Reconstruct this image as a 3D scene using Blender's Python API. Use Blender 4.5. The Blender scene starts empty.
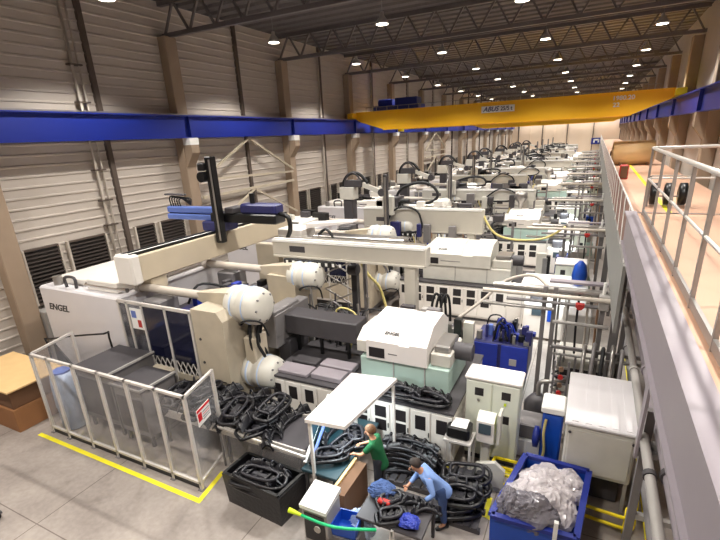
import bpy, math, random
from mathutils import Vector, Matrix
S = bpy.context.scene
COL = S.collection
R = random.Random(7)
PI = math.pi

# ------------------------------------------------------------ view settings
S.view_settings.view_transform = 'Standard'
S.view_settings.look = 'None'
S.view_settings.gamma = 1.0
S.view_settings.use_curve_mapping = False
S.view_settings.exposure = 0.0

# ------------------------------------------------------------ materials
def lin(c):
    return tuple(((v / 255) / 12.92 if v / 255 <= .04045 else ((v / 255 + .055) / 1.055) ** 2.4) for v in c)

def mat(name, rgb, rough=.5, metal=0.0, var=.12, scale=3.0, bump=0.0, bscale=40, spec=.5, trans=0, alpha=1, emit=None, es=0):
    m = bpy.data.materials.new(name); m.use_nodes = True
    nt = m.node_tree; N = nt.nodes; L = nt.links
    b = N['Principled BSDF']
    c = lin(rgb)
    b.inputs['Roughness'].default_value = rough
    b.inputs['Metallic'].default_value = metal
    b.inputs['Specular IOR Level'].default_value = spec
    tc = N.new('ShaderNodeTexCoord'); nz = N.new('ShaderNodeTexNoise')
    nz.inputs['Scale'].default_value = scale; nz.inputs['Detail'].default_value = 5
    L.new(tc.outputs['Object'], nz.inputs['Vector'])
    mx = N.new('ShaderNodeMix'); mx.data_type = 'RGBA'
    lo = tuple(v * (1 - var) for v in c); hi = tuple(min(1, v * (1 + var)) for v in c)
    mx.inputs[6].default_value = (*lo, 1); mx.inputs[7].default_value = (*hi, 1)
    L.new(nz.outputs['Fac'], mx.inputs[0]); L.new(mx.outputs[2], b.inputs['Base Color'])
    if bump:
        n2 = N.new('ShaderNodeTexNoise'); n2.inputs['Scale'].default_value = bscale
        L.new(tc.outputs['Object'], n2.inputs['Vector'])
        bp = N.new('ShaderNodeBump'); bp.inputs['Strength'].default_value = bump; bp.inputs['Distance'].default_value = .02
        L.new(n2.outputs['Fac'], bp.inputs['Height']); L.new(bp.outputs['Normal'], b.inputs['Normal'])
    if trans: b.inputs['Transmission Weight'].default_value = trans
    if alpha < 1: b.inputs['Alpha'].default_value = alpha
    if emit:
        b.inputs['Emission Color'].default_value = (*lin(emit), 1); b.inputs['Emission Strength'].default_value = es
    return m

M = {}
def defm(k, *a, **kw): M[k] = mat(k, *a, **kw)
defm('wall_sheet', (192, 182, 172), .55, var=.10, scale=.6)
defm('wall_end', (226, 204, 180), .6, var=.06, scale=.4)
defm('concrete', (158, 138, 118), .8, var=.15, scale=1.5, bump=.2)
defm('dark_stud', (88, 76, 68), .6, var=.2)
defm('louvre', (66, 58, 54), .5, .2, var=.2)
defm('pipe_white', (196, 186, 174), .4)
defm('ceiling', (96, 90, 88), .8, var=.2)
defm('truss', (110, 104, 104), .5, .3)
defm('blue_beam', (20, 40, 132), .45, var=.10, scale=1)
defm('orange', (255, 190, 20), .4, var=.06, scale=.5)
defm('black', (14, 14, 15), .4, var=.3)
defm('black_plastic', (22, 21, 25), .36, var=.35, scale=6, bump=.4, bscale=14)
defm('dark_plastic', (36, 35, 41), .4, var=.4, scale=9, bump=.3, bscale=20)
defm('rubber', (20, 20, 22), .6)
defm('machine_white', (232, 226, 218), .35, var=.05, scale=2)
defm('machine_panel', (222, 218, 220), .4, var=.04, scale=2)
defm('machine_cream', (206, 202, 192), .4, var=.12, scale=3)
defm('cast_tan', (186, 174, 154), .5, var=.18, scale=2.5, bump=.1)
defm('beam_tan', (204, 190, 166), .45, var=.08, scale=1.5)
defm('beam_grey', (196, 190, 178), .45, var=.08, scale=1.5)
defm('mint', (180, 204, 194), .4, var=.08, scale=2)
defm('hood_pink', (238, 232, 228), .4, var=.05, scale=2)
defm('grey', (120, 116, 116), .45, .1, var=.15)
defm('grey_light', (168, 164, 160), .45, .1, var=.12)
defm('dark_grey', (70, 67, 70), .5, .1, var=.2)
defm('steel', (170, 166, 162), .3, .8, var=.15)
defm('chrome', (210, 208, 205), .18, 1, var=.1)
defm('vent', (34, 30, 32), .5, var=.4, scale=20)
defm('glass_dark', (24, 26, 48), .12, var=.4, scale=2)
defm('belt', (62, 59, 64), .55, var=.15, scale=3)
defm('yellow', (246, 222, 20), .5, var=.08)
defm('yellow_paint', (240, 226, 40), .6, var=.12, scale=6)
defm('yellow_hose', (206, 190, 120), .5)
defm('blue', (30, 52, 160), .4, var=.2, scale=5)
defm('blue_plastic', (20, 74, 178), .35, var=.12)
defm('blue_robot', (100, 124, 196), .35, .2, var=.1)
defm('navy', (38, 40, 96), .45, var=.45, scale=9)
defm('teal', (28, 54, 62), .4, var=.25, scale=6)
defm('red', (186, 40, 34), .4, var=.15)
defm('red_sign', (206, 30, 40), .5, var=.05)
defm('sign_white', (240, 238, 234), .5, var=.02)
defm('brown', (108, 76, 52), .8, var=.15, scale=2)
defm('cardboard', (150, 104, 66), .85, var=.12, scale=2)
defm('card_light', (220, 184, 130), .7, var=.1)
defm('pink_grey', (150, 142, 148), .45, .1, var=.06)
defm('deck', (196, 156, 130), .6, var=.10, scale=.8)
defm('rail_white', (214, 208, 202), .35, .2)
defm('rail_grey', (150, 146, 142), .35, .5)
defm('picket', (206, 186, 176), .4, .2)
defm('mez_panel', (140, 140, 136), .6, var=.08)
defm('duct_roll', (206, 176, 130), .5, var=.12, scale=1.5)
defm('green', (20, 190, 120), .4)
defm('lime', (200, 226, 30), .5)
defm('copper', (176, 140, 112), .35, .7)
defm('skin', (206, 150, 118), .5, var=.05)
defm('hair_brown', (108, 74, 46), .7, var=.3, scale=30)
defm('hair_dark', (46, 36, 32), .7, var=.3, scale=30)
defm('shirt_green', (12, 92, 50), .8, var=.15, scale=12, bump=.3, bscale=12)
defm('shirt_blue', (128, 158, 214), .8, var=.12, scale=12, bump=.3, bscale=12)
defm('denim', (62, 84, 130), .85, var=.15, scale=12)
defm('trouser_dark', (40, 42, 50), .85, var=.15)
defm('shoe', (24, 22, 22), .5)
defm('screen', (70, 84, 92), .15)
defm('lamp_lens', (255, 248, 236), .4, emit=(255, 244, 226), es=9)
defm('tube_lens', (245, 252, 255), .4, emit=(235, 248, 255), es=6)
defm('belt_film', (180, 196, 222), .4, var=.1)

def sheet_mat(name, tint, haze, rough):   # clear plastic sheet / film: mostly see-through with a milky haze
    m = bpy.data.materials.new(name); m.use_nodes = True
    nt = m.node_tree; N = nt.nodes; L = nt.links; N.clear()
    out = N.new('ShaderNodeOutputMaterial'); a = N.new('ShaderNodeMixShader'); t = N.new('ShaderNodeBsdfTransparent')
    p = N.new('ShaderNodeBsdfPrincipled'); p.inputs['Base Color'].default_value = (*lin(tint), 1); p.inputs['Roughness'].default_value = rough
    tc = N.new('ShaderNodeTexCoord'); nz = N.new('ShaderNodeTexNoise'); nz.inputs['Scale'].default_value = 2.5; nz.inputs['Detail'].default_value = 6
    mp = N.new('ShaderNodeMapRange'); mp.inputs[1].default_value = .3; mp.inputs[2].default_value = .7
    mp.inputs[3].default_value = haze * .6; mp.inputs[4].default_value = haze * 1.4
    L.new(tc.outputs['Object'], nz.inputs['Vector']); L.new(nz.outputs['Fac'], mp.inputs[0]); L.new(mp.outputs[0], a.inputs[0])
    L.new(t.outputs[0], a.inputs[1]); L.new(p.outputs[0], a.inputs[2]); L.new(a.outputs[0], out.inputs[0])
    return m
M['clear_sheet'] = sheet_mat('clear_sheet', (190, 188, 190), .16, .25)
M['film'] = sheet_mat('film', (236, 228, 230), .62, .22); M['smoky_film'] = sheet_mat('smoky_film', (130, 126, 134), .8, .18)
M['glass'] = sheet_mat('glass', (60, 60, 72), .45, .1)

def floor_mat():
    m = bpy.data.materials.new('floor_concrete'); m.use_nodes = True
    nt = m.node_tree; N = nt.nodes; L = nt.links; b = N['Principled BSDF']
    tc = N.new('ShaderNodeTexCoord')
    n1 = N.new('ShaderNodeTexNoise'); n1.inputs['Scale'].default_value = .55; n1.inputs['Detail'].default_value = 8
    n2 = N.new('ShaderNodeTexNoise'); n2.inputs['Scale'].default_value = 9; n2.inputs['Detail'].default_value = 6
    ad = N.new('ShaderNodeMath'); ad.operation = 'MULTIPLY_ADD'; ad.inputs[1].default_value = .35
    L.new(tc.outputs['Object'], n1.inputs['Vector']); L.new(tc.outputs['Object'], n2.inputs['Vector'])
    L.new(n2.outputs['Fac'], ad.inputs[0]); L.new(n1.outputs['Fac'], ad.inputs[2])
    cr = N.new('ShaderNodeValToRGB'); e = cr.color_ramp.elements
    e[0].position = .42; e[0].color = (*lin((128, 118, 112)), 1); e[1].position = .85; e[1].color = (*lin((172, 162, 154)), 1)
    L.new(ad.outputs[0], cr.inputs[0])
    # saw-cut joints every few metres
    br = N.new('ShaderNodeTexBrick'); br.offset = 0; br.inputs['Scale'].default_value = 1; br.inputs['Mortar Size'].default_value = .012
    br.inputs['Brick Width'].default_value = 4.4; br.inputs['Row Height'].default_value = 4.4
    br.inputs['Color1'].default_value = br.inputs['Color2'].default_value = (1, 1, 1, 1); br.inputs['Mortar'].default_value = (.45, .42, .4, 1)
    mp = N.new('ShaderNodeMapping'); mp.inputs['Location'].default_value = (1.1, .9, 0)
    L.new(tc.outputs['Object'], mp.inputs[0]); L.new(mp.outputs[0], br.inputs['Vector'])
    mx = N.new('ShaderNodeMix'); mx.data_type = 'RGBA'; mx.blend_type = 'MULTIPLY'; mx.inputs[0].default_value = 1
    L.new(cr.outputs[0], mx.inputs[6]); L.new(br.outputs['Color'], mx.inputs[7]); L.new(mx.outputs[2], b.inputs['Base Color'])
    b.inputs['Roughness'].default_value = .45
    return m
M['floor'] = floor_mat(); defm('pale_mint', (222, 226, 212), .35, var=.04); defm('infill', (140, 104, 92), .6, var=.2)

# ------------------------------------------------------------ mesh builder
class MB:
    def __init__(s): s.v = []; s.f = []; s.m = []; s.sm = []; s.mats = []
    def mi(s, k):
        if k not in s.mats: s.mats.append(k)
        return s.mats.index(k)
    def add(s, vs, fs, k, smooth=False):
        o = len(s.v); s.v += [tuple(v) for v in vs]; i = s.mi(k)
        for f in fs: s.f.append([o + a for a in f]); s.m.append(i); s.sm.append(smooth)
        return s
    def box(s, x0, x1, y0, y1, z0, z1, k):
        return s.hexa([(x0, y0, z0), (x1, y0, z0), (x1, y1, z0), (x0, y1, z0), (x0, y0, z1), (x1, y0, z1), (x1, y1, z1), (x0, y1, z1)], k)
    def hexa(s, p, k):
        return s.add(p, [(3, 2, 1, 0), (4, 5, 6, 7), (0, 1, 5, 4), (1, 2, 6, 5), (2, 3, 7, 6), (3, 0, 4, 7)], k)
    def cbox(s, x0, x1, y0, y1, z0, z1, k, b=.03):     # box with chamfered edges
        b = min(b, (x1 - x0) * .45, (y1 - y0) * .45, (z1 - z0) * .45)
        P = []
        for z, e in ((z0, b), (z0 + b, 0), (z1 - b, 0), (z1, b)):
            X0, X1, Y0, Y1 = x0 + e, x1 - e, y0 + e, y1 - e; c = b if e == 0 else b * .5
            P += [(X0 + c, Y0, z), (X1 - c, Y0, z), (X1, Y0 + c, z), (X1, Y1 - c, z), (X1 - c, Y1, z), (X0 + c, Y1, z), (X0, Y1 - c, z), (X0, Y0 + c, z)]
        F = [tuple(range(7, -1, -1)), tuple(range(24, 32))]
        for r in range(3):
            for i in range(8):
                j = (i + 1) % 8; F.append((r * 8 + i, r * 8 + j, r * 8 + 8 + j, r * 8 + 8 + i))
        return s.add(P, F, k)
    def prism(s, poly, ax, a, b, k):                   # polygon extruded along an axis
        n = len(poly)
        def mk(p, t): return {0: (t, p[0], p[1]), 1: (p[0], t, p[1]), 2: (p[0], p[1], t)}[ax]
        vs = [mk(p, a) for p in poly] + [mk(p, b) for p in poly]
        fs = [tuple(range(n))[::-1], tuple(range(n, 2 * n))] + [(i, (i + 1) % n, n + (i + 1) % n, n + i) for i in range(n)]
        return s.add(vs, fs, k)
    def ring(s, p0, p1, r0, k, r1=None, n=14, smooth=True):
        p0 = Vector(p0); p1 = Vector(p1); r1 = r0 if r1 is None else r1
        d = (p1 - p0).normalized(); u = d.orthogonal().normalized(); w = d.cross(u)
        vs = []
        for p, r in ((p0, r0), (p1, r1)):
            for i in range(n):
                a = 2 * PI * i / n; vs.append(p + u * math.cos(a) * r + w * math.sin(a) * r)
        s.add(vs, [(i, (i + 1) % n, n + (i + 1) % n, n + i) for i in range(n)], k, smooth)
        s.add(vs, [tuple(range(n))[::-1], tuple(range(n, 2 * n))], k)
        return s
    def tube(s, pts, r, k, n=6, sub=4):
        pts = [Vector(p) for p in pts]
        if sub > 1 and len(pts) > 2:
            q = []; P = [pts[0]] + pts + [pts[-1]]
            for i in range(1, len(P) - 2):
                for j in range(sub):
                    t = j / sub; a, b, c, d = P[i - 1:i + 3]
                    q.append(.5 * ((2 * b) + (c - a) * t + (2 * a - 5 * b + 4 * c - d) * t * t + (3 * b - a - 3 * c + d) * t ** 3))
            q.append(pts[-1]); pts = q
        vs = []; u = None
        for i, p in enumerate(pts):
            d = (pts[min(i + 1, len(pts) - 1)] - pts[max(i - 1, 0)])
            d = d.normalized() if d.length > 1e-6 else Vector((0, 0, 1))
            u = d.orthogonal().normalized() if u is None else (u - d * u.dot(d))
            u = u.normalized() if u.length > 1e-4 else d.orthogonal().normalized()
            w = d.cross(u)
            for a in range(n): t = 2 * PI * a / n; vs.append(p + u * math.cos(t) * r + w * math.sin(t) * r)
        fs = []
        for i in range(len(pts) - 1):
            for a in range(n): b = (a + 1) % n; fs.append((i * n + a, i * n + b, i * n + n + b, i * n + n + a))
        fs += [tuple(range(n))[::-1], tuple((len(pts) - 1) * n + a for a in range(n))]
        return s.add(vs, fs, k, True)
    def bar(s, p0, p1, w, k, h=None):                   # rectangular bar between two points
        p0 = Vector(p0); p1 = Vector(p1); h = w if h is None else h
        d = (p1 - p0).normalized(); up = Vector((0, 0, 1))
        if abs(d.z) > .99: up = Vector((0, 1, 0))
        u = d.cross(up).normalized(); v = u.cross(d)
        P = []
        for p in (p0, p1): P += [p - u * w / 2 - v * h / 2, p + u * w / 2 - v * h / 2, p + u * w / 2 + v * h / 2, p - u * w / 2 + v * h / 2]
        return s.add(P, [(3, 2, 1, 0), (4, 5, 6, 7), (0, 1, 5, 4), (1, 2, 6, 5), (2, 3, 7, 6), (3, 0, 4, 7)], k)
    def lathe(s, prof, c, ax, k, n=20):                 # prof: (t along axis, radius)
        vs = []
        for t, r in prof:
            for i in range(n):
                a = 2 * PI * i / n; A, B = r * math.cos(a), r * math.sin(a)
                vs.append({0: (c[0] + t, c[1] + A, c[2] + B), 1: (c[0] + A, c[1] + t, c[2] + B), 2: (c[0] + A, c[1] + B, c[2] + t)}[ax])
        fs = []
        for j in range(len(prof) - 1):
            for i in range(n): b = (i + 1) % n; fs.append((j * n + i, j * n + b, j * n + n + b, j * n + n + i))
        s.add(vs, fs, k, True)
        s.add(vs, [tuple(range(n))[::-1], tuple((len(prof) - 1) * n + i for i in range(n))], k)
        return s
    def mesh(s, name, off=(0, 0, 0)):
        me = bpy.data.meshes.new(name)
        me.from_pydata([(v[0] - off[0], v[1] - off[1], v[2] - off[2]) for v in s.v], [], s.f)
        for k in s.mats: me.materials.append(M[k])
        me.polygons.foreach_set('material_index', s.m); me.polygons.foreach_set('use_smooth', s.sm)
        me.validate(); me.update(); return me

ORG = {}                                             # world position of a thing's base, so parts can be drawn in place
def obj(name, mb, parent=None, label=None, base=None):
    off = ORG[parent.name] if parent else (base or (0, 0, 0))
    o = bpy.data.objects.new(name, mb.mesh(name, off)); COL.objects.link(o)
    if parent: o.parent = parent; ORG[o.name] = off
    else: o.location = off; ORG[o.name] = tuple(off)
    if label: o['label'] = label
    return o
def tag(o, label, cat, group=None, kind=None):
    o['label'] = label; o['category'] = cat
    if group: o['group'] = group
    if kind: o['kind'] = kind
    return o
def thing(name, label, cat, loc, group=None):
    o = bpy.data.objects.new(name, None); COL.objects.link(o); o.location = loc; o.empty_display_size = .2
    ORG[o.name] = tuple(loc); return tag(o, label, cat, group)
def solo(name, mb, label, cat, base, group=None, kind=None):
    return tag(obj(name, mb, None, None, base), label, cat, group, kind)
def struct(name, mb, base=(0, 0, 0)):
    o = obj(name, mb, None, None, base); o['kind'] = 'structure'; return o
def dup(root, loc, rotz=0, label=None, group=None, skip=()):
    r = root.copy(); COL.objects.link(r); r.location = loc; r.rotation_euler = (0, 0, rotz)
    if label: r['label'] = label
    if group: r['group'] = group
    for ch in root.children:
        if ch.name.split('.')[0] in skip: continue
        c = ch.copy(); COL.objects.link(c); c.parent = r
        for g in ch.children:
            d = g.copy(); COL.objects.link(d); d.parent = c
    return r
FONTCACHE = {}
def text(name, body, size, k, parent, p, rot, shear=0, ext=.004, sx=1):
    cu = bpy.data.curves.new(name, 'FONT'); cu.body = body; cu.size = size; cu.extrude = ext; cu.shear = shear
    cu.offset = size * .018; cu.align_x = 'CENTER'; cu.align_y = 'CENTER'
    t = bpy.data.objects.new('tmp_text', cu); COL.objects.link(t)
    dg = bpy.context.evaluated_depsgraph_get(); me = bpy.data.meshes.new_from_object(t.evaluated_get(dg))
    bpy.data.objects.remove(t)
    me.materials.clear(); me.materials.append(M[k])
    mtx = Matrix.Translation(Vector(p) - Vector(ORG[parent.name])) @ rot @ Matrix.Diagonal((sx, 1, 1, 1))
    me.transform(mtx)
    o = bpy.data.objects.new(name, me); COL.objects.link(o); o.parent = parent; ORG[o.name] = ORG[parent.name]
    return o
FRONT = Matrix.Rotation(PI / 2, 4, 'X')               # text facing -y, reading along +x
NTH = ['nearest', 'second', 'third', 'fourth', 'fifth', 'sixth', 'seventh', 'eighth', 'ninth', 'tenth', 'eleventh', 'twelfth', 'thirteenth', 'fourteenth', 'fifteenth']

# ============================================================ SETTING
XW, XE, YF, YB, ZC = -18.0, 4.9, 118.0, -4.0, 13.6
b = MB().box(XW - .3, XE + .3, YB, YF, -.3, 0, 'floor'); struct('floor', b)
# left wall: horizontally ribbed sheet
def ribbed(x, y0, y1, z0, z1, k, inward=1):
    prof = []; z = z0
    while z < z1:
        prof += [(x, z), (x, z + .26), (x + .035 * inward, z + .285), (x + .035 * inward, z + .335), (x, z + .36)]; z += .36
    prof = [(a, min(c, z1)) for a, c in prof]
    prof += [(x - .25 * inward, z1), (x - .25 * inward, z0)]
    return MB().prism(prof, 1, y0, y1, k)
struct('wall_left', ribbed(XW, YB, YF, 0, ZC, 'wall_sheet'))
b = MB().box(XE, XE + .25, YB, YF, 0, ZC, 'wall_sheet'); struct('wall_right', b)
b = MB().box(XW, XE, YB - .25, YB, 0, ZC, 'wall_sheet'); struct('wall_back', b)
b = MB().box(XW - .3, XE + .3, YF, YF + .3, 0, ZC, 'wall_end')
struct('wall_far', b)
x = XW + 1.5; i = 1
while x < XE:
    struct('trim_%d' % i, MB().box(x, x + .16, YF - .12, YF, 0, ZC, 'dark_stud' if i % 2 else 'wall_end')); x += 2.6; i += 1
# dark mid-bay studs on the left wall
COLY = [8.15 + 8.75 * k for k in range(13)]
for k in range(12):
    y = COLY[k] + 4.375
    struct('trim_%d' % i, MB().box(XW, XW + .16, y + .35, y + .55, 0, ZC, 'dark_stud')); i += 1
# corrugated roof
prof = []; y = YB
while y < YF: prof += [(y, ZC), (y + .5, ZC), (y + .6, ZC + .12), (y + .9, ZC + .12), (y + 1.0, ZC)]; y += 1.0
prof += [(y, ZC + .4), (YB, ZC + .4)]
struct('ceiling', MB().prism([(a, c) for a, c in prof], 0, XW - .3, XE + .3, 'ceiling'))

# roof trusses
for k, y in enumerate(COLY):
    b = MB(); zt, zb = ZC - .1, ZC - 1.35
    b.bar((XW + .1, y, zt), (XE - .1, y, zt), .22, 'truss'); b.bar((XW + .1, y, zb), (XE - .1, y, zb), .18, 'truss')
    n = 15; dx = (XE - XW - .4) / n
    for j in range(n):
        x0 = XW + .2 + j * dx
        b.bar((x0, y, zb), (x0 + dx / 2, y, zt), .09, 'truss'); b.bar((x0 + dx / 2, y, zt), (x0 + dx, y, zb), .09, 'truss')
    solo('roof_truss', b, '%s grey steel lattice roof truss from the camera, under the dark roof' % NTH[k], 'roof truss', (XW + .1, y, zb), 'roof trusses across the hall')
    
# concrete columns with corbels on the left wall
for k, y in enumerate(COLY):
    b = MB(); b.cbox(XW, XW + .5, y - .33, y + .33, 0, ZC - 1.4, 'concrete', .03)
    b.prism([(XW + .5, 6.6), (XW + .95, 7.25), (XW + .95, 7.62), (XW + .5, 7.62)], 1, y - .25, y + .25, 'concrete')
    t = solo('concrete_column', b, 'tan concrete column with a corbel, %s along the left wall from the camera' % NTH[k], 'column', (XW + .25, y, 0), 'concrete columns along the left wall')
    obj('bearing_plate', MB().box(XW + .3, XW + .95, y - .28, y + .28, 7.62, 7.93, 'sign_white'), t)
for k, y in enumerate(COLY):
    y += 1.2
    b = MB(); b.cbox(XE - .55, XE, y - .35, y + .35, 0, ZC - 1.4, 'concrete', .03)
    b.prism([(XE - .55, 6.7), (XE - 1.0, 7.3), (XE - 1.0, 7.93), (XE - .55, 7.93)], 1, y - .25, y + .25, 'concrete')
    solo('concrete_column', b, 'tan concrete column, %s along the right wall above the gallery' % NTH[k], 'column', (XE - .25, y, 0), 'concrete columns along the right wall')

# crane runway beams
for nm, xc, side in (('left', XW + .62, 1), ('right', XE - .78, -1)):
    t = thing('crane_runway_beam', 'long blue painted crane runway beam along the %s wall' % nm, 'crane beam', (xc, YB + .5, 7.93))
    b = MB(); b.box(xc - .06, xc + .06, YB + .5, YF - .5, 7.97, 8.9, 'blue_beam')
    b.box(xc - .22, xc + .22, YB + .5, YF - .5, 7.93, 7.97, 'blue_beam'); b.box(xc - .22, xc + .22, YB + .5, YF - .5, 8.88, 8.93, 'blue_beam')
    obj('web', b, t)
    for y in COLY:
        obj('stiffener', MB().box(xc + .06 * side, xc + .21 * side, y - .012, y + .012, 7.97, 8.88, 'blue_beam') if side > 0 else MB().box(xc - .21, xc - .06, y + 1.18, y + 1.205, 7.97, 8.88, 'blue_beam'), t)
    obj('crane_rail', MB().box(xc - .035, xc + .035, YB + .5, YF - .5, 8.93, 9.0, 'steel'), t)
# cross bracing on the left wall
def wall_brace(y0, y1, w):
    t = thing('wall_bracing', w, 'bracing', (XW + .55, y0, 4.9))
    xb = XW + .62
    obj('rail', MB().bar((xb, y0 + .33, 5.1), (xb, y1 - .33, 5.2), .13, 'cast_tan'), t)
    obj('rail', MB().bar((xb, y0 + .33, 5.95), (xb, y1 - .33, 5.75), .11, 'cast_tan'), t)
    ym = (y0 + y1) / 2
    obj('diagonal', MB().bar((xb, y0 + .3, 5.9), (xb + .03, ym, 7.85), .11, 'cast_tan'), t)
    obj('diagonal', MB().bar((xb, ym, 7.85), (xb + .03, y1 - .3, 5.9), .11, 'cast_tan'), t)
    obj('diagonal', MB().bar((xb, y0 + .3, 3.2), (xb + .03, ym, 5.1), .11, 'cast_tan'), t)
    obj('diagonal', MB().bar((xb, ym, 5.1), (xb + .03, y1 - .3, 3.2), .11, 'cast_tan'), t)
    obj('post', MB().bar((xb, ym, 4.3), (xb, ym, 5.1), .16, 'dark_stud'), t)
wall_brace(COLY[1], COLY[2], 'tan steel cross bracing on the left wall between the second and third columns')
wall_brace(COLY[5], COLY[6], 'tan steel cross bracing on the left wall far down the hall')

# ventilation louvres
LOUV = []
for k in range(12):
    yb = COLY[k]
    for j, (a, c) in enumerate(((.55, 1.8), (2.2, 3.75), (5.25, 6.25), (6.6, 8.0))):
        if k == 1 and j > 0: continue
        LOUV.append((yb + a, yb + c))
for n_, (a, c) in enumerate(LOUV):
    z0, z1 = 2.3, 4.25
    xw = XW + .04
    b = MB(); b.box(xw, xw + .02, a, c, z0, z1, 'vent')
    for q in range(13):
        z = z0 + .08 + q * (z1 - z0 - .1) / 13
        b.hexa([(xw + .02, a, z + .06), (xw + .12, a, z), (xw + .12, c, z), (xw + .02, c, z + .06), (xw + .02, a, z + .085), (xw + .12, a, z + .025), (xw + .12, c, z + .025), (xw + .02, c, z + .085)], 'louvre')
    if n_ < 6: w = ['at the far left edge beside the end of the white machine', 'second from the left behind the white machine', 'third from the left beside the wall conduits', 'fourth from the left below the blue robot arm', 'fifth from the left past the first tan column', 'sixth from the left under the wall bracing'][n_]
    else: w = 'number %d counted from the camera, low on the left wall' % (n_ + 1)
    t = solo('ventilation_louvre', b, 'dark brown ventilation louvre, ' + w, 'louvre', (xw, (a + c) / 2, z0), 'louvres low on the left wall')
    f = MB()
    for r in ((a - .07, a, z0 - .07, z1 + .07), (c, c + .07, z0 - .07, z1 + .07), (a, c, z0 - .07, z0), (a, c, z1, z1 + .07)): f.box(xw, xw + .14, r[0], r[1], r[2], r[3], 'pipe_white' if r[1] - r[0] < .1 else 'dark_stud')
    obj('frame', f, t)
# conduits climbing the left wall
t = thing('conduit', 'pair of pale conduit pipes climbing the left wall near the camera', 'pipe', (XW + .2, 12.3, 0))
obj('pipe', MB().tube([(XW + .22, 12.15, 0), (XW + .22, 12.15, ZC - .3)], .055, 'pipe_white', 8, 1), t)
obj('pipe', MB().tube([(XW + .2, 12.42, 0), (XW + .2, 12.42, ZC - .3)], .035, 'pipe_white', 8, 1), t)
for z in (4.6, 5.6, 6.8, 9.3, 10.6): obj('clamp', MB().box(XW + .06, XW + .3, 12.0, 12.52, z, z + .06, 'dark_stud'), t)
for k, y in enumerate((30.1, 38.8, 47.6, 56.3)):
    b = MB().tube([(XW + .22, y, 0), (XW + .22, y, ZC - .4)], .06, 'pipe_white', 8, 1)
    solo('downpipe', b, 'pale downpipe on the left wall, %s one beyond the wall bracing' % NTH[k].replace('nearest', 'first'), 'pipe', (XW + .22, y, 0), 'downpipes on the left wall')

# high-bay lamps
k = 0
for y in [2 + 8.75 * j for j in range(14)]:
    for xi, x in enumerate((-14.2, -8.6, -3.0, 2.2)):
        t = thing('high_bay_lamp', 'round high bay ceiling lamp, %s row from the camera, %s across' % (NTH[int((y - 2) / 8.75 + .5)], ['leftmost', 'second from left', 'third from left', 'rightmost'][xi]), 'ceiling lamp', (x, y + .6, 12.0), 'high bay lamps under the roof')
        obj('housing', MB().lathe([(0, .26), (.02, .3), (.18, .2), (.32, .09), (.45, .08)], (x, y + .6, 12.0), 2, 'grey_light', 14), t)
        obj('lens', MB().lathe([(-.015, .25), (.0, .25)], (x, y + .6, 12.0), 2, 'lamp_lens', 14), t)
        obj('hanger', MB().tube([(x, y + .6, 12.4), (x, y + .6, ZC - .05)], .012, 'grey', 5, 1), t)
        l = bpy.data.lights.new('lamp', 'SPOT'); l.energy = 2700; l.spot_size = math.radians(128); l.spot_blend = .35; l.shadow_soft_size = .28
        l.color = (1.0, .955, .89)
        lo = bpy.data.objects.new('lamp_light', l); COL.objects.link(lo); lo.parent = t; lo.location = (0, 0, -.05)

# ============================================================ OVERHEAD CRANE
cy = 34.3
t = thing('overhead_crane', 'yellow orange double girder overhead crane bridging the hall', 'crane', (-6.6, cy + 1.5, 8.1))
xl, xr = XW + .9, XE - 1.06
def girder(y0, w):
    b = MB(); P = [(xl, 8.95), (xl + .4, 8.72), (xl + 2.3, 8.12), (xr - 2.1, 8.12), (xr - .2, 8.85), (xr, 9.0), (xr, 9.42), (xl, 9.42)]
    b.prism(P, 1, y0, y0 + w, 'orange'); b.box(xl, xr, y0 - .05, y0 + w + .05, 9.42, 9.46, 'orange'); b.box(xl + 2.3, xr - 2.1, y0 - .05, y0 + w + .05, 8.08, 8.12, 'orange')
    return b
obj('girder', girder(cy, .45), t); obj('girder', girder(cy + 3.2, .45), t)
for xc in (XW + .62, XE - .78): obj('end_carriage', MB().cbox(xc - (.2 if xc < 0 else .34), xc + (.34 if xc < 0 else .2), cy - .6, cy + 4.4, 9.02, 9.4, 'orange' if xc < 0 else 'yellow', .04), t)
sg = obj('sign_plate', MB().box(-7.35, -5.15, cy - .065, cy - .052, 8.78, 9.2, 'sign_white'), t, 'white sign plate with dark lettering')
text('lettering', 'ABUS', .42, 'navy', sg, (-6.72, cy - .07, 8.99), FRONT, .3, .004, 1.0)
text('lettering', '25/5 t', .36, 'black', sg, (-5.68, cy - .07, 8.99), FRONT, 0, .004, .9)
text('lettering', '1980.20', .34, 'sign_white', t, (1.2, cy - .057, 9.1), FRONT, 0, .004, 1.1)
text('lettering', '22', .34, 'sign_white', t, (.85, cy - .057, 8.72), FRONT, 0, .004, 1.1)
b = MB(); b.cbox(-16.0, -12.3, cy + .9, cy + 2.6, 9.5, 9.85, 'blue_beam'); b.cbox(-14.3, -12.5, cy + 1.2, cy + 2.3, 9.85, 10.35, 'blue_beam'); b.ring((-15.8, cy + 1.7, 10.05), (-14.6, cy + 1.7, 10.05), .3, 'blue_beam')
hp = obj('hoist_trolley', b, t, 'blue hoist trolley')
obj('hook_rope', MB().tube([(-14, cy + 1.7, 9.5), (-14, cy + 1.7, 8.3)], .03, 'steel', 6, 1).cbox(-14.2, -13.8, cy + 1.5, cy + 1.9, 7.9, 8.3, 'yellow'), t)
b = MB()
for q in range(24): x = xl + .8 + q * .88; b.bar((x, cy + .2, 9.46), (x, cy + .2, 9.75), .03, 'rail_grey')
b.bar((xl + .8, cy + .2, 9.75), (xr - .8, cy + .2, 9.75), .03, 'rail_grey')
obj('cable_rail', b, t)
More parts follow.
